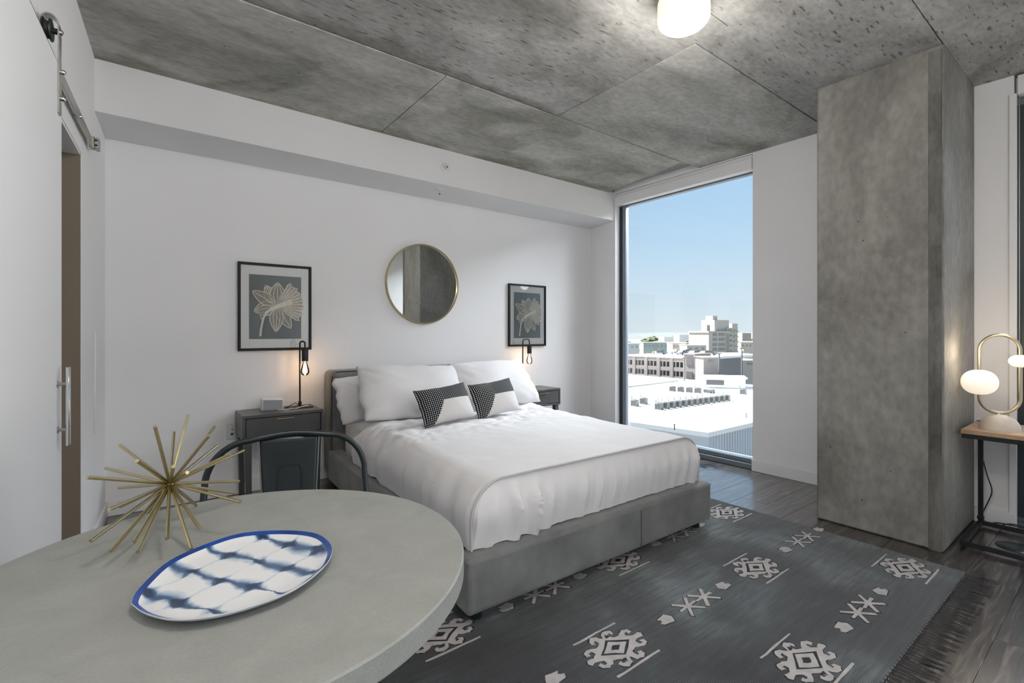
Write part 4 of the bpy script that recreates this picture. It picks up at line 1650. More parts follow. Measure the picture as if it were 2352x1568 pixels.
def shifted(poly, cx, cy, s=1.0):
    return [(cx + x * s, cy + y * s) for x, y in poly]


ZM = 0.0075


def motif_a(x, y, seed):
    rnd = random.Random(seed)
    base = quarter(QA)
    mb = MB()
    mb.cur = 1
    mb.prism(rough([(px * 1.045, py * 1.06) for px, py in base], 0.0022, rnd), ZM - 0.001, ZM + 0.0005)
    mb.cur = 0
    mb.prism(rough(base, 0.0025, rnd), ZM - 0.001, ZM + 0.0010)
    mb.cur = 1
    mb.prism(rough([(-0.082, 0), (0, -0.050), (0.082, 0), (0, 0.050)], 0.003, rnd), ZM, ZM + 0.0014)
    mb.cur = 0
    mb.prism(rough([(-0.062, 0), (0, -0.040), (0.062, 0), (0, 0.040)], 0.003, rnd), ZM, ZM + 0.0018)
    mb.cur = 1
    mb.prism(rough([(-0.024, 0), (0, -0.017), (0.024, 0), (0, 0.017)], 0.002, rnd), ZM, ZM + 0.0022)
    mb.prism(rough(shifted([(-0.012, -0.008), (0.012, -0.008), (0.0, 0.010)], 0.022, 0.068), 0.002, rnd), ZM, ZM + 0.0014)
    mb.prism(rough(shifted([(-0.012, 0.008), (0.012, 0.008), (0.0, -0.010)], -0.024, -0.066), 0.002, rnd), ZM, ZM + 0.0014)
    mb.cur = 0
    for yy_ in (-0.107, 0.107):
        mb.prism(rough([(-0.118, yy_ - 0.004), (-0.04, yy_ - 0.005), (0.04, yy_ - 0.004), (0.118, yy_ - 0.004), (0.118, yy_ + 0.004), (0.04, yy_ + 0.005), (-0.04, yy_ + 0.004), (-0.118, yy_ + 0.004)], 0.0015, rnd), ZM - 0.001, ZM + 0.0010)
    obj('diamond_motif', mb, ['rug_motif', 'rug_ink'], rug, (x - ro.x, y - ro.y, 0))


def bar(mb, x0, y0, x1, y1, w_, z, rnd):
    d_ = math.hypot(x1 - x0, y1 - y0)
    ux, uy = (x1 - x0) / d_, (y1 - y0) / d_
    nx_, ny_ = -uy * w_ / 2, ux * w_ / 2
    mb.prism(rough([(x0 + nx_ * 0.8, y0 + ny_ * 0.8), (x0 - nx_, y0 - ny_), (x1 - nx_ * 0.9, y1 - ny_ * 0.9), (x1 + nx_, y1 + ny_)], 0.0022, rnd), ZM - 0.001, z)


def motif_b(x, y, seed, only=None):
    rnd = random.Random(seed)
    mb = MB()
    for layer, (wd, z, mi) in enumerate(((0.024, ZM + 0.0005, 1), (0.017, ZM + 0.0010, 0))):
        mb.cur = mi
        for cx in (-0.062, 0.062):
            g = 1.0 if layer else 1.06
            bar(mb, cx - 0.050 * g, -0.050 * g, cx + 0.050 * g, 0.050 * g, wd, z, rnd)
            bar(mb, cx - 0.050 * g, 0.050 * g, cx + 0.050 * g, -0.050 * g, wd, z + 0.00015, rnd)
            bar(mb, cx - 0.060 * g, 0.0, cx + 0.060 * g, 0.004, wd * 0.8, z + 0.0003, rnd)
        for cx, sg in ((-0.222, 1), (0.222, -1)):
            e = 0.004 if not layer else 0
            poly = [(cx - sg * (0.034 + e), -0.020 - e), (cx + sg * 0.020, -0.028 - e), (cx + sg * (0.040 + e), 0.0), (cx + sg * 0.020, 0.028 + e), (cx - sg * (0.034 + e), 0.020 + e), (cx - sg * 0.022, 0.006), (cx - sg * 0.042, -0.004)]
            mb.prism(rough(poly, 0.002, rnd), ZM - 0.001, z)
    obj('star_motif', mb, ['rug_motif', 'rug_ink'], rug, (x - ro.x, y - ro.y, 0))


for (x, y) in ((1.911, 0.747), (3.060, 0.741), (1.419, 1.213), (2.467, 1.200), (0.933, 1.685), (1.973, 1.672), (3.067, 1.682)):
    motif_a(x, y, int(x * 1000))
for (x, y) in ((1.335, 0.745), (2.470, 0.742), (0.905, 1.235), (1.945, 1.207), (3.022, 1.202), (1.475, 1.680), (2.52, 1.677)):
    motif_b(x, y, int(x * 777))

# knotted fringe, one tassel after another
tmesh = []
for v in range(6):
    rnd = random.Random(40 + v)
    bendv = rnd.uniform(-0.008, 0.014)
    mb = MB()
    for sgn in range(3):
        dx = rnd.uniform(-0.002, 0.002)
        L = 0.105 + rnd.uniform(-0.015, 0.018)
        bend = bendv + rnd.uniform(-0.002, 0.002)
        mb.tube([((sgn - 2) * 0.0012, 0.006, 0.0065), ((sgn - 2) * 0.0014 + dx * 0.3, -0.03, 0.0055 + 0.0006 * sgn), ((sgn - 2) * 0.0018 + dx * 0.7 + bend * 0.5, -0.07, 0.004 + 0.0004 * sgn), ((sgn - 2) * 0.0022 + dx + bend, -L, 0.0030)], [0.0017, 0.0016, 0.0015, 0.0010], 5)
    me = mb.mesh('tassel')
    me.materials.append(MATS['rug_fringe'])
    tmesh.append(me)
x = RX0 + 0.012
i = 0
while x < RX1 - 0.004:
    o = bpy.data.objects.new('tassel', tmesh[random.randrange(6)])
    C.objects.link(o)
    o.parent = rug
    o.location = (x - ro.x, RY0 - ro.y, 0.0)
    o.rotation_euler = (0, 0, random.uniform(-0.12, 0.16))
    x += 0.0262 + random.uniform(-0.003, 0.003)
    i += 1

# ------------------------------------------------------------------ round dining table
TZ = 0.762
TCx, TCy, TR = 0.139, 1.036, 0.4265
t = thing('round_table', 'round grey concrete-topped table with plate on it', 'table', (TCx, TCy, 0))
obj('tabletop', MB().lathe([(TR - 0.004, TZ - 0.043), (TR, TZ - 0.038), (TR, TZ - 0.003), (TR - 0.003, TZ)], seg=128), 'table_concrete', t, smooth=30)
obj('apron', MB().lathe([(0.16, TZ - 0.055), (0.18, TZ - 0.043)], seg=32), 'black_metal', t)
obj('pedestal', MB().lathe([(0.045, 0.03), (0.04, 0.08), (0.04, TZ - 0.06), (0.09, TZ - 0.05)], seg=24), 'black_metal', t, smooth=True)
obj('base', MB().lathe([(0.21, 0.0), (0.21, 0.012), (0.06, 0.035)], seg=40), 'black_metal', t, smooth=True)

# oval platter
PC = (0.133, 0.956)
outl = [(-0.1438, -0.0083), (-0.1315, 0.0382), (-0.0907, 0.1167), (-0.0219, 0.1612), (0.0377, 0.1709), (0.1084, 0.1307), (0.1509, 0.0792), (0.1604, 0.0219), (0.1519, -0.0266), (0.1220, -0.0774), (0.0642, -0.1243), (0.0022, -0.1371), (-0.0510, -0.1318), (-0.0956, -0.1080), (-0.1239, -0.0708), (-0.1395, -0.0344)]


def catmull(P, k_=5):
    out_ = []
    n_ = len(P)
    for i in range(n_):
        p0, p1, p2, p3 = (P[(i + j - 1) % n_] for j in range(4))
        for s in range(k_):
            tt = s / k_
            out_.append(tuple(0.5 * ((2 * p1[d]) + (-p0[d] + p2[d]) * tt + (2 * p0[d] - 5 * p1[d] + 4 * p2[d] - p3[d]) * tt * tt + (-p0[d] + 3 * p1[d] - 3 * p2[d] + p3[d]) * tt ** 3) for d in (0, 1)))
    return out_


oc = catmull(outl)
pang = math.atan2(0.528, 0.849)
t = thing('oval_platter', 'white oval platter with blue dyed pattern on round table', 'plate', (PC[0], PC[1], TZ), pang)
ca, sa = math.cos(-pang), math.sin(-pang)
ol = [(x * ca - y * sa, x * sa + y * ca) for x, y in oc]
n_ = len(ol)


def rings(lv):
    vs, fs = [], []
    for sc_, z in lv:
        vs += [(x * sc_, y * sc_, z) for x, y in ol]
    for i in range(len(lv) - 1):
        for j in range(n_):
            fs.append((i * n_ + j, i * n_ + (j + 1) % n_, (i + 1) * n_ + (j + 1) % n_, (i + 1) * n_ + j))
    return vs, fs, len(lv)


vs, fs, k_ = rings([(0.945, 0.0138), (0.90, 0.0105), (0.82, 0.0078), (0.6, 0.0068), (0.3, 0.0066), (0.05, 0.0066)])
fs.append(tuple((k_ - 1) * n_ + j for j in range(n_)))
obj('dish', MB().add(vs, fs), 'platter_glaze', t, smooth=True)
vs, fs, k_ = rings([(0.945, 0.0138), (0.985, 0.0170), (1.0, 0.0180)])
obj('rim', MB().add(vs, fs), 'platter_rim', t, smooth=True)
vs, fs, k_ = rings([(1.0, 0.0180), (1.004, 0.0172), (0.995, 0.0145), (0.90, 0.006), (0.78, 0.0015), (0.74, 0.0005), (0.5, 0.0005)])
fs.append(tuple((k_ - 1) * n_ + j for j in range(n_)))
obj('underside', MB().add(vs, fs), 'platter_foot', t, smooth=True)

# brass starburst
V2 = (math.sin(YAW), math.cos(YAW))
R2 = (math.cos(YAW), -math.sin(YAW))
TIPS = [(0.0907, 1.4175, 0.991), (0.0216, 1.1781, 1.0083), (0.0292, 1.4506, 0.9528), (0.0647, 1.455, 0.9456), (0.147, 1.4171, 0.9561), (0.1101, 1.1611, 0.9819), (0.1538, 1.4375, 0.9034), (0.2065, 1.383, 0.8947), (0.146, 1.1516, 0.94), (0.1966, 1.392, 0.8164), (0.1901, 1.3846, 0.7892), (0.1643, 1.1466, 0.8393), (0.1084, 1.4253, 0.7655), (0.0903, 1.1171, 0.8113), (0.0778, 1.1338, 0.7683), (0.0385, 1.1145, 0.8055), (-0.0045, 1.1305, 0.7868), (-0.0094, 1.1232, 0.8091), (-0.0437, 1.1464, 0.7935), (-0.0726, 1.1601, 0.8141), (-0.0381, 1.4356, 0.7911), (-0.0455, 1.1315, 0.8735), (-0.0404, 1.4482, 0.8314), (-0.078, 1.1723, 0.9276), (-0.0642, 1.4341, 0.884), (-0.0386, 1.4372, 0.9322), (-0.006, 1.138, 0.9534), (0.0147, 1.4426, 0.7653), (0.0703, 1.1159, 0.9233), (0.0486, 1.1203, 0.9376)]
SC = (0.0497, 1.2898, 0.8636)
t = thing('starburst_sculpture', 'brass rod starburst sculpture standing on round table', 'sculpture', (SC[0], SC[1], TZ))
for tp in TIPS:
    a = Vector(tp) - Vector(SC)
    L_ = a.length
    st_ = a.normalized() * 0.012
    b_ = Vector((a.x, a.y, a.z))
    off = Vector((0, 0, SC[2] - TZ))
    obj('rod', MB().tube([off - a * 0.06, off + b_], 0.0034, 8), 'brass', t, smooth=True)
obj('core', MB().lathe([(0.004, -0.010), (0.011, -0.005), (0.011, 0.005), (0.004, 0.010)], (0, 0, SC[2] - TZ), 10), 'brass', t, smooth=True)

# ------------------------------------------------------------------ metal armchair
chr_ = thing('metal_chair', 'dark gunmetal hoop-back chair tucked behind the round table', 'chair', (0.394, 1.737, 0), math.radians(-11.4))
# local x along the back, -y towards the table
hw = 0.242
path = [(-hw - 0.02, -0.05, 0.44), (-hw - 0.006, -0.02, 0.60), (-hw, 0.0, 0.70)]
for i in range(1, 10):
    a = PI / 2 * i / 10
    path.append((-hw + 0.125 * (1 - math.cos(a)) , 0.0, 0.705 + 0.138 * math.sin(a)))
for i in range(0, 9):
    x = -hw + 0.125 + (2 * hw - 0.25) * i / 8
    path.append((x, 0.012 * math.sin(PI * i / 8), 0.843 + 0.012 * math.sin(PI * i / 8)))
for i in range(1, 10):
    a = PI / 2 * (1 - i / 10)
    path.append((hw - 0.125 * (1 - math.cos(a)), 0.0, 0.705 + 0.138 * math.sin(a)))
path += [(hw, 0.0, 0.70), (hw + 0.006, -0.02, 0.60), (hw + 0.02, -0.05, 0.44)]
obj('hoop', MB().tube(path, 0.0100, 12), 'gunmetal', chr_, smooth=True)
# sheet splat, narrow at the seat, with pressed groove
vs, fs = [], []
nx, nzz = 16, 24
for j in range(nzz + 1):
    v = j / nzz
    z = 0.44 + 0.405 * v
    hwid = 0.072 + 0.020 * v
    for i in range(nx + 1):
        u = -1 + 2 * i / nx
        x = u * hwid
        yy_ = -0.012 + 0.02 * v + 0.006 * u * u
        vs.append((x, yy_, z))
for j in range(nzz):
    for i in range(nx):
        a = j * (nx + 1) + i
        fs.append((a, a + 1, a + nx + 2, a + nx + 1))
sp_o = obj('splat', MB().add(vs, fs), 'gunmetal', chr_, smooth=True)
so_ = sp_o.modifiers.new('thick', 'SOLIDIFY')
so_.thickness = 0.004
gp = [(-0.040, 0.46), (-0.040, 0.50), (-0.037, 0.70), (-0.035, 0.738), (-0.028, 0.750), (0.0, 0.753), (0.028, 0.750), (0.035, 0.738), (0.037, 0.70), (0.040, 0.50), (0.040, 0.46)]
obj('pressed_rib', MB().tube([(x, -0.012 + 0.02 * (z - 0.44) / 0.405 + 0.0005, z) for x, z in gp], 0.0032, 6), 'gunmetal', sp_o, smooth=True)
for sg in (-1, 1):
    obj('splat_edge', MB().tube([(sg * 0.072, -0.006, 0.44), (sg * 0.0915, 0.014, 0.838)], 0.0025, 6), 'gunmetal_edge', sp_o, smooth=True)
mb = MB().prism([(-0.19, 0.0), (-0.21, -0.36), (-0.18, -0.40), (0.18, -0.40), (0.21, -0.36), (0.19, 0.0)], 0.43, 0.448)
obj('seat', mb, 'gunmetal', chr_, bevel=0.008, seg=3)
for sx_, sy_ in ((-1, 0), (1, 0), (-1, 1), (1, 1)):
    xa, ya = sx_ * 0.17, -0.36 * sy_ - 0.02
    xb, yb2 = sx_ * 0.225, -0.41 * sy_ + 0.03 * (1 - sy_)
    mb = MB().tube([(xa, ya, 0.432), (xb, yb2, 0.012)], [0.022, 0.013], 8)
    lg_ = obj('leg', mb, 'gunmetal', chr_, smooth=True)
    obj('foot_cap', MB().lathe([(0.015, 0.0), (0.015, 0.014), (0.012, 0.018)], (xb, yb2, 0), 10), 'black_rubber', lg_, smooth=True)

# ------------------------------------------------------------------ side table with globe lamp
t = thing('side_table', 'narrow oak and black steel C-shaped side table in the corner', 'side table', (3.63, 0.635, 0))
LY = -0.72
obj('tabletop', MB().box((0.060, LY, 0.622), (0.505, 0.008, 0.648)), 'oak', t, bevel=0.003, seg=1)
obj('top_frame', MB().box((0.065, LY + 0.005, 0.598), (0.085, 0.004, 0.622)).box((0.485, LY + 0.005, 0.598), (0.505, 0.004, 0.622)).box((0.085, -0.018, 0.598), (0.485, 0.004, 0.622)).box((0.085, LY + 0.005, 0.598), (0.485, LY + 0.027, 0.622)), 'black_metal', t, bevel=0.002, seg=1)
for yy_ in (-0.022, LY + 0.005):
    lg_ = obj('leg', MB().box((0.480, yy_, 0.03), (0.503, yy_ + 0.023, 0.60)), 'black_metal', t, bevel=0.002, seg=1)
    obj('leg_collar', MB().box((0.476, yy_ - 0.004, 0.045), (0.507, yy_ + 0.027, 0.062)), 'black_metal', lg_, bevel=0.002, seg=1)
obj('base_frame', MB().box((0.0, LY, 0.010), (0.022, 0.002, 0.034)).box((0.482, LY, 0.010), (0.504, 0.002, 0.034)).box((0.022, -0.022, 0.010), (0.482, 0.002, 0.034)).box((0.022, LY, 0.010), (0.482, LY + 0.022, 0.034)), 'black_metal', t, bevel=0.002, seg=1)
for px_, py_ in ((0.04, -0.011), (0.46, -0.011), (0.04, LY + 0.011), (0.46, LY + 0.011)):
    obj('glide', MB().lathe([(0.008, 0.0), (0.008, 0.011)], (px_, py_, 0.0), 10), 'plastic_grey', t)

GL = (3.842, 0.505, 0.648)
t = thing('globe_lamp', 'brass loop lamp with two glowing glass globes on the side table', 'lamp', GL)
E2 = (0.45, -0.893)
prof = []
for i in range(0, 11):
    a = PI / 2 * i / 10
    prof.append((0.086 * math.cos(a) if i < 10 else 0.01, 0.088 * math.sin(a) ** 0.9))
obj('base', MB().lathe([(0.083, 0.0)] + prof[0:1] + prof[1:], seg=32), 'stone_beige', t, smooth=True)
hw, z0, z1 = 0.086, 0.093, 0.532
path = []
for i in range(25):
    a = PI * i / 24
    path.append((hw * math.cos(a), z1 - hw + hw * math.sin(a)))
for i in range(25):
    a = PI + PI * i / 24
    path.append((hw * math.cos(a), z0 + hw + hw * math.sin(a)))
obj('loop', MB().tube([(u * E2[0], u * E2[1], z) for u, z in path], 0.0088, 12, closed=True), 'brass_satin', t, smooth=True)
obj('neck', MB().lathe([(0.022, 0.080), (0.012, 0.094)], seg=16), 'brass_satin', t, smooth=True)


def globe(u, z, r, h_):
    prof = []
    for i in range(21):
        a = -PI / 2 + PI * i / 20
        c = max(0.0, math.cos(a)) ** 0.8
        prof.append((max(0.012, r * c), z + h_ * math.sin(a)))
    return obj('globe', MB().lathe(prof, (u * E2[0], u * E2[1], 0), 36), 'globe_glass', t, smooth=True)


globe(-hw, 0.263, 0.080, 0.070)
globe(hw, 0.387, 0.048, 0.034)
for u, z, en in ((-hw, 0.263, 3.0), (hw, 0.387, 1.0)):
    lg = bpy.data.lights.new('globe_light', 'POINT')
    lg.energy = en * 0.6
    lg.color = (1.0, 0.80, 0.55)
    lg.shadow_soft_size = 0.10 if u < 0 else 0.06
    ob = bpy.data.objects.new('globe_light', lg)
    C.objects.link(ob)
    ob.location = (GL[0] + u * E2[0] - 0.10, GL[1] + u * E2[1] + 0.0, GL[2] + z + 0.17)

def chaikin(P, it=3):
    for _ in range(it):
        Q = [P[0]]
        for a_, b_ in zip(P[:-1], P[1:]):
            Q.append(tuple(a_[d] * 0.75 + b_[d] * 0.25 for d in range(3)))
            Q.append(tuple(a_[d] * 0.25 + b_[d] * 0.75 for d in range(3)))
        Q.append(P[-1])
        P = Q
    return P


# cords and floor box covers
tag(obj('lamp_cord', MB().tube(chaikin([(4.06, 0.60, 0.652), (4.15, 0.655, 0.648), (4.168, 0.64, 0.60), (4.165, 0.63, 0.45), (4.16, 0.60, 0.30), (4.165, 0.575, 0.22), (4.16, 0.60, 0.14), (4.165, 0.63, 0.05), (4.15, 0.60, 0.008), (4.13, 0.56, 0.042), (4.12, 0.50, 0.046), (4.13, 0.44, 0.044), (4.16, 0.40, 0.03), (4.13, 0.36, 0.044), (4.11, 0.42, 0.052), (4.15, 0.50, 0.05), (4.17, 0.55, 0.012)]), 0.0035, 6), 'cord_black', smooth=True), 'black lamp cord trailing down behind the side table leg', 'cord')


def floor_box(x, y, r, label):
    t = thing('floor_box_cover', label, 'floor cover', (x, y, 0.0), 0, 'round floor box covers')
    obj('plate', MB().lathe([(r, 0.0), (r, 0.002), (r - 0.004, 0.004)], seg=36), 'gunmetal', t, smooth=30)
    obj('lid', MB().lathe([(r * 0.72, 0.003), (r * 0.72, 0.0055), (r * 0.70, 0.006)], seg=32), 'gunmetal', t, smooth=30)


floor_box(4.03, 2.38, 0.075, 'round dark floor cover near the foot of the tall window')
floor_box(3.86, 0.44, 0.085, 'round dark floor cover under the side table')

# ------------------------------------------------------------------ outside the window
RZ_ = -9.0
bld = thing('warehouse', 'large white flat-roofed building just outside the window', 'building', (60, 50, -30))
bo = Vector((60, 50, -30))


def bpart(name, mb, mat, parent, o=bo, **kw):
    mb.v = [(x - o.x, y - o.y, z - o.z) for x, y, z in mb.v]
    return obj(name, mb, mat, parent, **kw)


bpart('roof', MB().prism([(46.6, 27.7), (96, 27.7), (96, 84), (40, 84), (45.1, 36.0)], RZ_ - 0.4, RZ_), 'roof_white', bld)
mb = MB().prism([(46.4, 27.5), (96.2, 27.5), (96.2, 84), (39.8, 84), (44.9, 36.1)], -30, RZ_ - 0.4)
wall_ = bpart('wall', mb, 'clad_blue', bld)
bpart('coping', MB().prism([(46.25, 27.35), (96, 27.35), (96, 27.7), (46.6, 27.7)], RZ_ - 0.5, RZ_ - 0.002).prism([(46.25, 27.35), (46.6, 27.7), (45.1, 36.1), (40, 84), (39.6, 84), (44.7, 36.1)], RZ_ - 0.5, RZ_ - 0.002), 'clad_coping', bld)
for i in range(40):
    x = 46.9 + i * 0.55
    bpart('rib', MB().box((x, 27.42, -18), (x + 0.12, 27.5, RZ_ - 0.4)), 'clad_blue', bld)
# low wall between the two roof fields and stair house
tag(obj('roof_upstand', MB().prism([(60, 58.5), (60.3, 58.5), (91, 60.5), (91, 60.9)], RZ_ + 0.002, RZ_ + 0.5), 'roof_grey'), 'long low kerb crossing the white roof', 'roof kerb')
sh = thing('stair_house', 'flat white stair house with dark louver on the white roof', 'stair house', (86, 49, RZ_))
so2 = Vector((86, 49, RZ_))
bpart('wall', MB().prism([(83.4, 50.6), (87.8, 44.6), (92.5, 47.5), (88, 53.5)], RZ_ + 0.002, RZ_ + 1.8), 'roof_white', sh, so2)
bpart('roof', MB().prism([(83.1, 50.7), (87.8, 44.2), (92.8, 47.4), (88, 53.8)], RZ_ + 1.8, RZ_ + 2.0), 'roof_white', sh, so2)
d_ = Vector((4.4, -6.0)).normalized()
nrm = Vector((-d_.y * -1, 0))
bpart('louver', MB().prism([(83.75, 49.9), (85.55, 47.45), (85.6, 47.5), (83.8, 49.95)], RZ_ + 0.6, RZ_ + 1.5), 'ac_dark', sh, so2)
tag(obj('vent_box', MB().box((-0.8, -0.6, 0.002), (0.8, 0.6, 0.55)).box((-0.9, -0.7, 0.5), (0.9, 0.7, 0.6)), 'ac_grey', loc=(77.4, 45.6, RZ_)), 'low grey vent box between the short row and the stair house', 'vent')


def ac_unit(loc, label, group):
    t = thing('air_conditioner', label, 'air conditioner', loc, 0.2, group)
    obj('body', MB().box((-0.45, -0.45, 0.005), (0.45, 0.45, 0.85)), 'ac_grey', t, bevel=0.03, seg=1)
    obj('fan_guard', MB().lathe([(0.36, 0.85), (0.36, 0.90), (0.30, 0.92)], seg=12), 'ac_dark', t)
    obj('grille', MB().box((-0.46, -0.36, 0.14), (-0.45, 0.36, 0.78)), 'ac_dark', t)
    obj('conduit', MB().tube([(0.2, 0.55, 0.005), (0.2, 0.55, 1.2), (0.4, 0.75, 1.45)], 0.06, 6), 'ac_grey', t)
    return t


ac0 = ac_unit((55.06, 39.64, RZ_), 'grey air conditioner in the long row on the white roof', 'long row of roof air conditioners')
for i in range(1, 13):
    f = i / 12
    copy_tree(ac0, (55.06 + 15.2 * f, 39.64 - 1.08 * f, RZ_), 0.2)
a1 = copy_tree(ac0, (74.3, 50.7, RZ_), 0.2, 'grey air conditioner in the short row of four on the roof')
a1['group'] = 'short row of roof air conditioners'
for i in range(1, 4):
    copy_tree(a1, (74.3 + 0.43 * i, 50.7 - 1.36 * i, RZ_), 0.2)
a2 = copy_tree(ac0, (54.98, 43.6, RZ_), 0.2, 'grey air conditioner of the pair beside the window edge')
a2['group'] = 'pair of roof air conditioners'
copy_tree(a2, (57.6, 44.1, RZ_), 0.2)
a3 = copy_tree(ac0, (79.98, 41.0, RZ_), 0.2, 'grey air conditioner standing alone on the roof')
a3['group'] = 'single roof air conditioner'


# parking garage: decks, parapets and piers
def wpt(u, dep, z):
    """world point in the direction of image column u at distance dep along the view axis"""
    la = (u - 1176) / F_PX * dep
    return Vector((V2[0] * dep + R2[0] * la, V2[1] * dep + R2[1] * la, z))


A0, A1 = wpt(1405, 139, 0), wpt(1574, 121, 0)
fd = (A1 - A0).normalized()
fn = Vector((-fd.y, fd.x, 0))
if fn.dot(A0) < 0:
    fn = -fn
LG = (A1 - A0).length
gar = thing('parking_garage', 'buff concrete parking garage with open decks', 'building', (A0.x, A0.y, -30), math.atan2(fd.y, fd.x))
sg = 1 if fn.dot(Vector((-fd.y, fd.x, 0))) > 0 else -1


def gbox(x0, x1, d0, d1, z0, z1):
    return MB().box((x0, min(sg * d0, sg * d1), z0 + 30), (x1, max(sg * d0, sg * d1), z1 + 30))


obj('garage_core', gbox(0.3, LG - 0.3, 3, 30, -28, -5.6), 'garage_void', gar)
obj('top_deck', gbox(0, LG, 0, 36, -5.75, -5.12), 'roof_white', gar)
for i in range(4):
    zt = -5.1 - 2.35 * i
    obj('parapet', gbox(0, LG, 0, 0.3, zt - 1.0, zt), 'garage_buff', gar)
for i in range(7):
    x = LG * i / 6
    obj('pier', gbox(max(0, x - 0.4), min(LG, x + 0.4), -0.05, 0.5, -20, -5.2), 'garage_buff', gar)
for i in range(6):
    for lv in range(3):
        zt = -6.1 - 2.35 * lv
        for kx in range(3):
            x = LG * (i + 0.22 + 0.28 * kx) / 6
            obj('deck_post', gbox(x - 0.10, x + 0.10, 0.5, 0.8, zt - 1.35, zt), 'roof_white', gar)
st = thing('garage_stair_tower', 'buff stair tower with two dark openings at the end of the garage', 'building', (A0.x, A0.y, -30), math.atan2(fd.y, fd.x))
obj('wall', gbox(LG + 0.05, LG + 3.1, -0.8, 6, -30, -4.1), 'garage_buff', st)
obj('roof', gbox(LG + 0.02, LG + 3.2, -1.0, 6.2, -4.1, -3.8), 'garage_buff', st)
for zz in (-6.7, -9.9):
    obj('opening', gbox(LG + 0.8, LG + 2.4, -0.9, -0.7, zz, zz + 1.7), 'garage_void', st)


def car(loc, rz, pale):
    o = thing('parked_car', 'pale car parked on the garage roof' if pale else 'dark car parked on the garage roof', 'car', loc, rz, 'cars on the garage roof')
    mtl = 'car_pale' if pale else 'car_dark'
    obj('body', MB().box((-2.1, -0.85, 0.3), (2.1, 0.85, 0.85)), mtl, o, bevel=0.15, seg=1)
    obj('cabin', MB().prism_y([(-1.5, 0.84), (1.3, 0.84), (0.7, 1.4), (-1.0, 1.4)], -0.75, 0.75), 'ac_dark', o)
    for sx_ in (-1.3, 1.3):
        for sy_ in (-0.8, 0.8):
            obj('wheel', MB().lathe([(0.32, -0.12), (0.32, 0.12)], (sx_, sy_, 0.32), 10, axis='Y'), 'black_rubber', o)


GA = math.atan2(fd.y, fd.x)
for i, (fx, dd, pale) in enumerate(((0.28, 14, 0), (0.36, 20, 0), (0.44, 24, 1), (0.52, 17, 0), (0.60, 22, 0), (0.70, 16, 0), (0.78, 21, 0), (0.86, 15, 1))):
    p = A0 + fd * (LG * fx) + fn * dd
    car((p.x, p.y, -5.08), GA + (PI / 2 if i % 2 else 0.3), pale)

# tall concrete mill tower
TD = 350.0
P0, P1 = wpt(1628, TD, 0), wpt(1702, TD + 12, 0)
td = (P1 - P0).normalized()
TL_ = (P1 - P0).length
tw = thing('mill_tower', 'cream concrete tower block with stepped roof rising on the skyline', 'building', (P0.x, P0.y, -30), math.atan2(td.y, td.x))


def tz(v, dep=TD):
    return CAM_H - (v - 765) / F_PX * dep + 30


obj('block', MB().box((0, 0, 0), (TL_ * 0.62, 20, tz(762))), 'tower_cream', tw)
obj('block', MB().box((TL_ * 0.62, 2, 0), (TL_ * 0.82, 18, tz(752))), 'tower_cream', tw)
obj('block', MB().box((TL_ * 0.82, 3, 0), (TL_, 17, tz(742))), 'tower_cream', tw)
obj('roof_slab', MB().box((-0.6, -0.6, tz(763.5)), (TL_ * 0.63, 20, tz(760))), 'tower_cream', tw)
obj('penthouse', MB().box((TL_ * 0.27, 3, tz(761)), (TL_ * 0.72, 16, tz(734))), 'tower_cream', tw)
obj('penthouse', MB().box((TL_ * 0.28, 5, tz(735)), (TL_ * 0.42, 12, tz(724))), 'tower_cream', tw)
obj('chimney', MB().box((0.3, 2, tz(760)), (TL_ * 0.10, 5, tz(746))), 'garage_buff', tw)
for j, vv in enumerate((765, 776, 788, 799)):
    for (a, b_) in ((0.12, 0.24), (0.30, 0.48)):
        obj('window', MB().box((TL_ * a, -0.25, tz(vv + 6.5)), (TL_ * b_, 0.1, tz(vv))), 'tower_glass', tw)
for i in range(6):
    a = 0.52 + i * 0.018
    obj('fin', MB().box((TL_ * a, -0.35, tz(813)), (TL_ * (a + 0.007), 0.1, tz(766))), 'tower_cream', tw)
for j, vv in enumerate((756, 768, 780, 792, 804)):
    obj('window', MB().box((TL_ * 0.66, 1.8, tz(vv + 5)), (TL_ * 0.78, 2.1, tz(vv))), 'tower_glass', tw)
    obj('balcony', MB().box((TL_ * 0.84, 1.8, tz(vv + 7)), (TL_ * 0.99, 3.1, tz(vv + 4))), 'tower_cream', tw)


def simple_building(u0, u1, v0, v1, dep, depth, mat, label, roofmat='roof_white', nwin=0, skew=0.0, name='low_building'):
    a, b_ = wpt(u0, dep, 0), wpt(u1, dep * (1 + skew), 0)
    dd = (b_ - a).normalized()
    L_ = (b_ - a).length
    zt = CAM_H - (v0 - 765) / F_PX * dep
    zb = CAM_H - (v1 - 765) / F_PX * dep - 12
    t = thing(name, label, 'building', (a.x, a.y, zb), math.atan2(dd.y, dd.x))
    hh_ = zt - zb
    obj('wall', MB().box((0, 0, 0), (L_, depth, hh_)), mat, t)
    obj('roof', MB().box((-0.3, -0.3, hh_), (L_ + 0.3, depth + 0.3, hh_ + dep * 0.0012)), roofmat, t)
    for i in range(nwin):
        x = L_ * (i + 0.3) / nwin
        zc = hh_ - dep * 0.0045
        obj('window', MB().box((x, -0.15, zc - dep * 0.004), (x + L_ * 0.4 / nwin, 0.1, zc)), 'tower_glass', t)
    return t


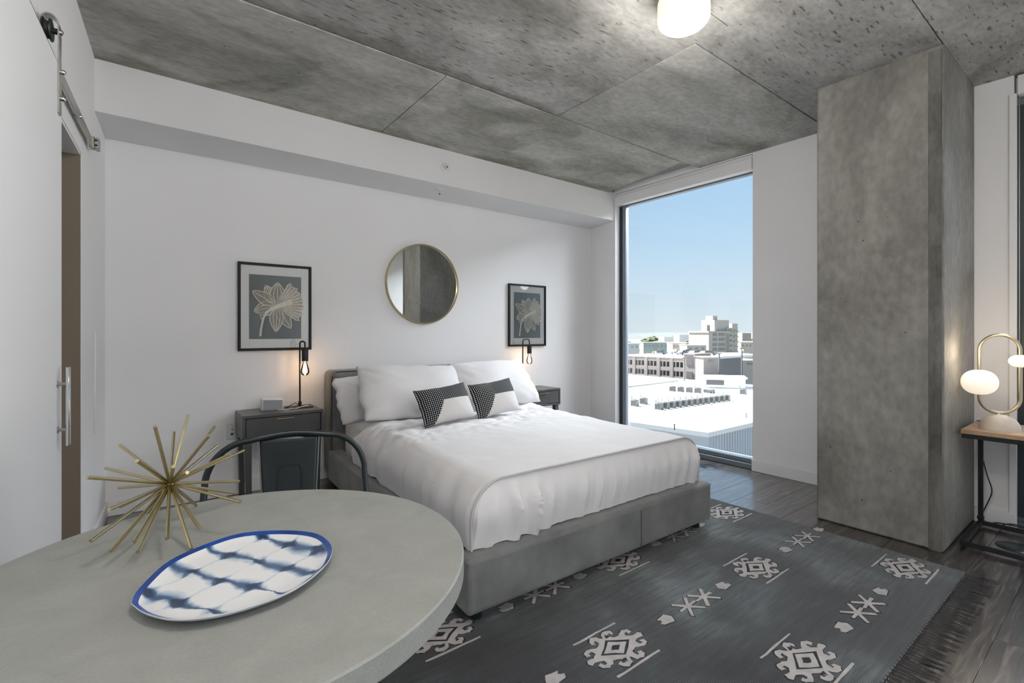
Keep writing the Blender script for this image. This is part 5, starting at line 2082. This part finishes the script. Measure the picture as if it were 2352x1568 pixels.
simple_building(1616, 1650, 821, 848, 112, 5, 'garage_buff', 'buff block with a dark doorway beside the parking garage', 'roof_grey', 1)
simple_building(1672, 1740, 828, 846, 150, 14, 'tower_cream', 'low white-roofed hall right of the buff block', 'roof_white', 2)
simple_building(1690, 1760, 817, 822, 190, 25, 'low_grey', 'grey long shed beyond the white-roofed hall', 'roof_grey', 0)
simple_building(1478, 1534, 787, 796, 440, 14, 'low_teal', 'low teal block with grey roof far behind the garage', 'roof_grey', 6)
simple_building(1436, 1468, 789, 798, 470, 18, 'low_grey', 'pale low block left of the teal block', 'roof_white', 3)
simple_building(1545, 1575, 788, 797, 380, 14, 'tower_cream', 'cream low block right of the teal block', 'roof_white', 4)
simple_building(1578, 1622, 793, 806, 320, 14, 'tower_cream', 'white low block just left of the mill tower', 'roof_white', 3)
simple_building(1702, 1745, 786, 798, 420, 25, 'tower_cream', 'white low block with dark openings right of the mill tower', 'roof_white', 5)
simple_building(1560, 1625, 769, 774, 1150, 40, 'roof_white', 'long white shed near the horizon', 'roof_white', 0)
simple_building(1525, 1548, 774, 778, 900, 30, 'roof_white', 'small white shed among the far trees', 'roof_white', 0)
simple_building(1705, 1725, 766, 776, 900, 30, 'garage_buff', 'reddish block near the horizon right of the tower', 'garage_buff', 0)


def lamp_post(u, v0, v1, dep, label):
    z1 = CAM_H - (v0 - 765) / F_PX * dep
    z0 = CAM_H - (v1 - 765) / F_PX * dep
    p = wpt(u, dep, z0)
    t = thing('light_pole', label, 'light pole', p, 0)
    obj('pole', MB().tube([(0, 0, 0), (0, 0, z1 - z0)], dep * 0.0016, 6), 'ac_grey', t)
    obj('lamp_arm', MB().box((-0.8, -0.12, z1 - z0 - 0.1), (0.8, 0.12, z1 - z0 + 0.12)), 'ac_grey', t)


lamp_post(1572, 822, 875, 103, 'tall light pole in front of the garage piers')
lamp_post(1652, 812, 862, 110, 'tall light pole in front of the mill tower')
lamp_post(1704, 800, 865, 108, 'tallest light pole, right of the mill tower')
for u, v in ((1512, 912), (1549, 975), (1714, 948)):
    dep = (CAM_H - RZ_) * F_PX / (v - 765 + 12)
    p = wpt(u, dep, RZ_)
    tag(obj('vent_pipe', MB().tube([(0, 0, 0.003), (0, 0, 0.6)], 0.07, 8).tube([(0, 0, 0.54), (0, 0, 0.62)], 0.11, 8), 'ac_grey', loc=p), 'short vent pipe on the white roof', 'vent', 'roof vent pipes')

# trees, ground and far hills
tmb = []
for v in range(3):
    bm = bmesh.new()
    bmesh.ops.create_icosphere(bm, subdivisions=3, radius=1.0)
    for q_ in bm.verts:
        d = 1 + 0.28 * nz(q_.co.x * 2.2 + v * 5, q_.co.y * 2.2, q_.co.z * 2.2) + 0.14 * nz(q_.co.x * 6, q_.co.y * 6 + v, q_.co.z * 6)
        q_.co *= d
        q_.co.z *= 0.75
    me = bpy.data.meshes.new('crown')
    bm.to_mesh(me)
    bm.free()
    me.materials.append(MATS['tree_haze'])
    tmb.append(me)
trk = MB().tube([(0, 0, -1.6), (0, 0, -0.3)], [0.14, 0.09], 6).mesh('trunk')
trk.materials.append(MATS['garage_buff'])
rt = random.Random(5)
spots = []
tries = 0
while len(spots) < 30 and tries < 4000:
    tries += 1
    dep = rt.uniform(520, 1300)
    u = rt.uniform(1435, 1750)
    r_ = rt.uniform(4.5, 7.5) * (0.7 + dep / 1500)
    p = wpt(u, dep, -30.0 + 1.5 * r_)
    if any((p - q_).length < 2.2 * (r_ + r2) for q_, r2 in spots):
        continue
    if 860 < dep < 960 or 1100 < dep < 1230:
        continue
    spots.append((p, r_))
for i, (p, r_) in enumerate(spots):
    t = thing('tree', 'hazy green tree in the far city', 'tree', p, rt.uniform(0, 6), 'far city trees')
    t.scale = (r_ * 1.5, r_ * 1.5, r_)
    for me, nm in ((tmb[i % 3], 'crown'), (trk, 'trunk')):
        o = bpy.data.objects.new(nm, me)
        C.objects.link(o)
        o.parent = t
struct(obj('ground', MB().box((-400, -2500, -30.5), (4200, 4200, -30)), 'city_ground'), 'pale city ground far below')
# rolling rise on the horizon
vs, fs = [], []
N_ = 60
for i in range(N_ + 1):
    u = 1100 + 1000 * i / N_
    for j, (dep, hgt) in enumerate(((2600, -30), (2900, 2 + 5 * nz(i * 0.23, 1.0)), (3300, 4 + 7 * nz(i * 0.17, 7.0)), (3600, -30))):
        vs.append(tuple(wpt(u, dep, hgt)))
for i in range(N_):
    for j in range(3):
        a = i * 4 + j
        fs.append((a, a + 1, a + 5, a + 4))
struct(obj('hills', MB().add(vs, fs), 'hill_haze', smooth=True), 'low hazy hills on the horizon')
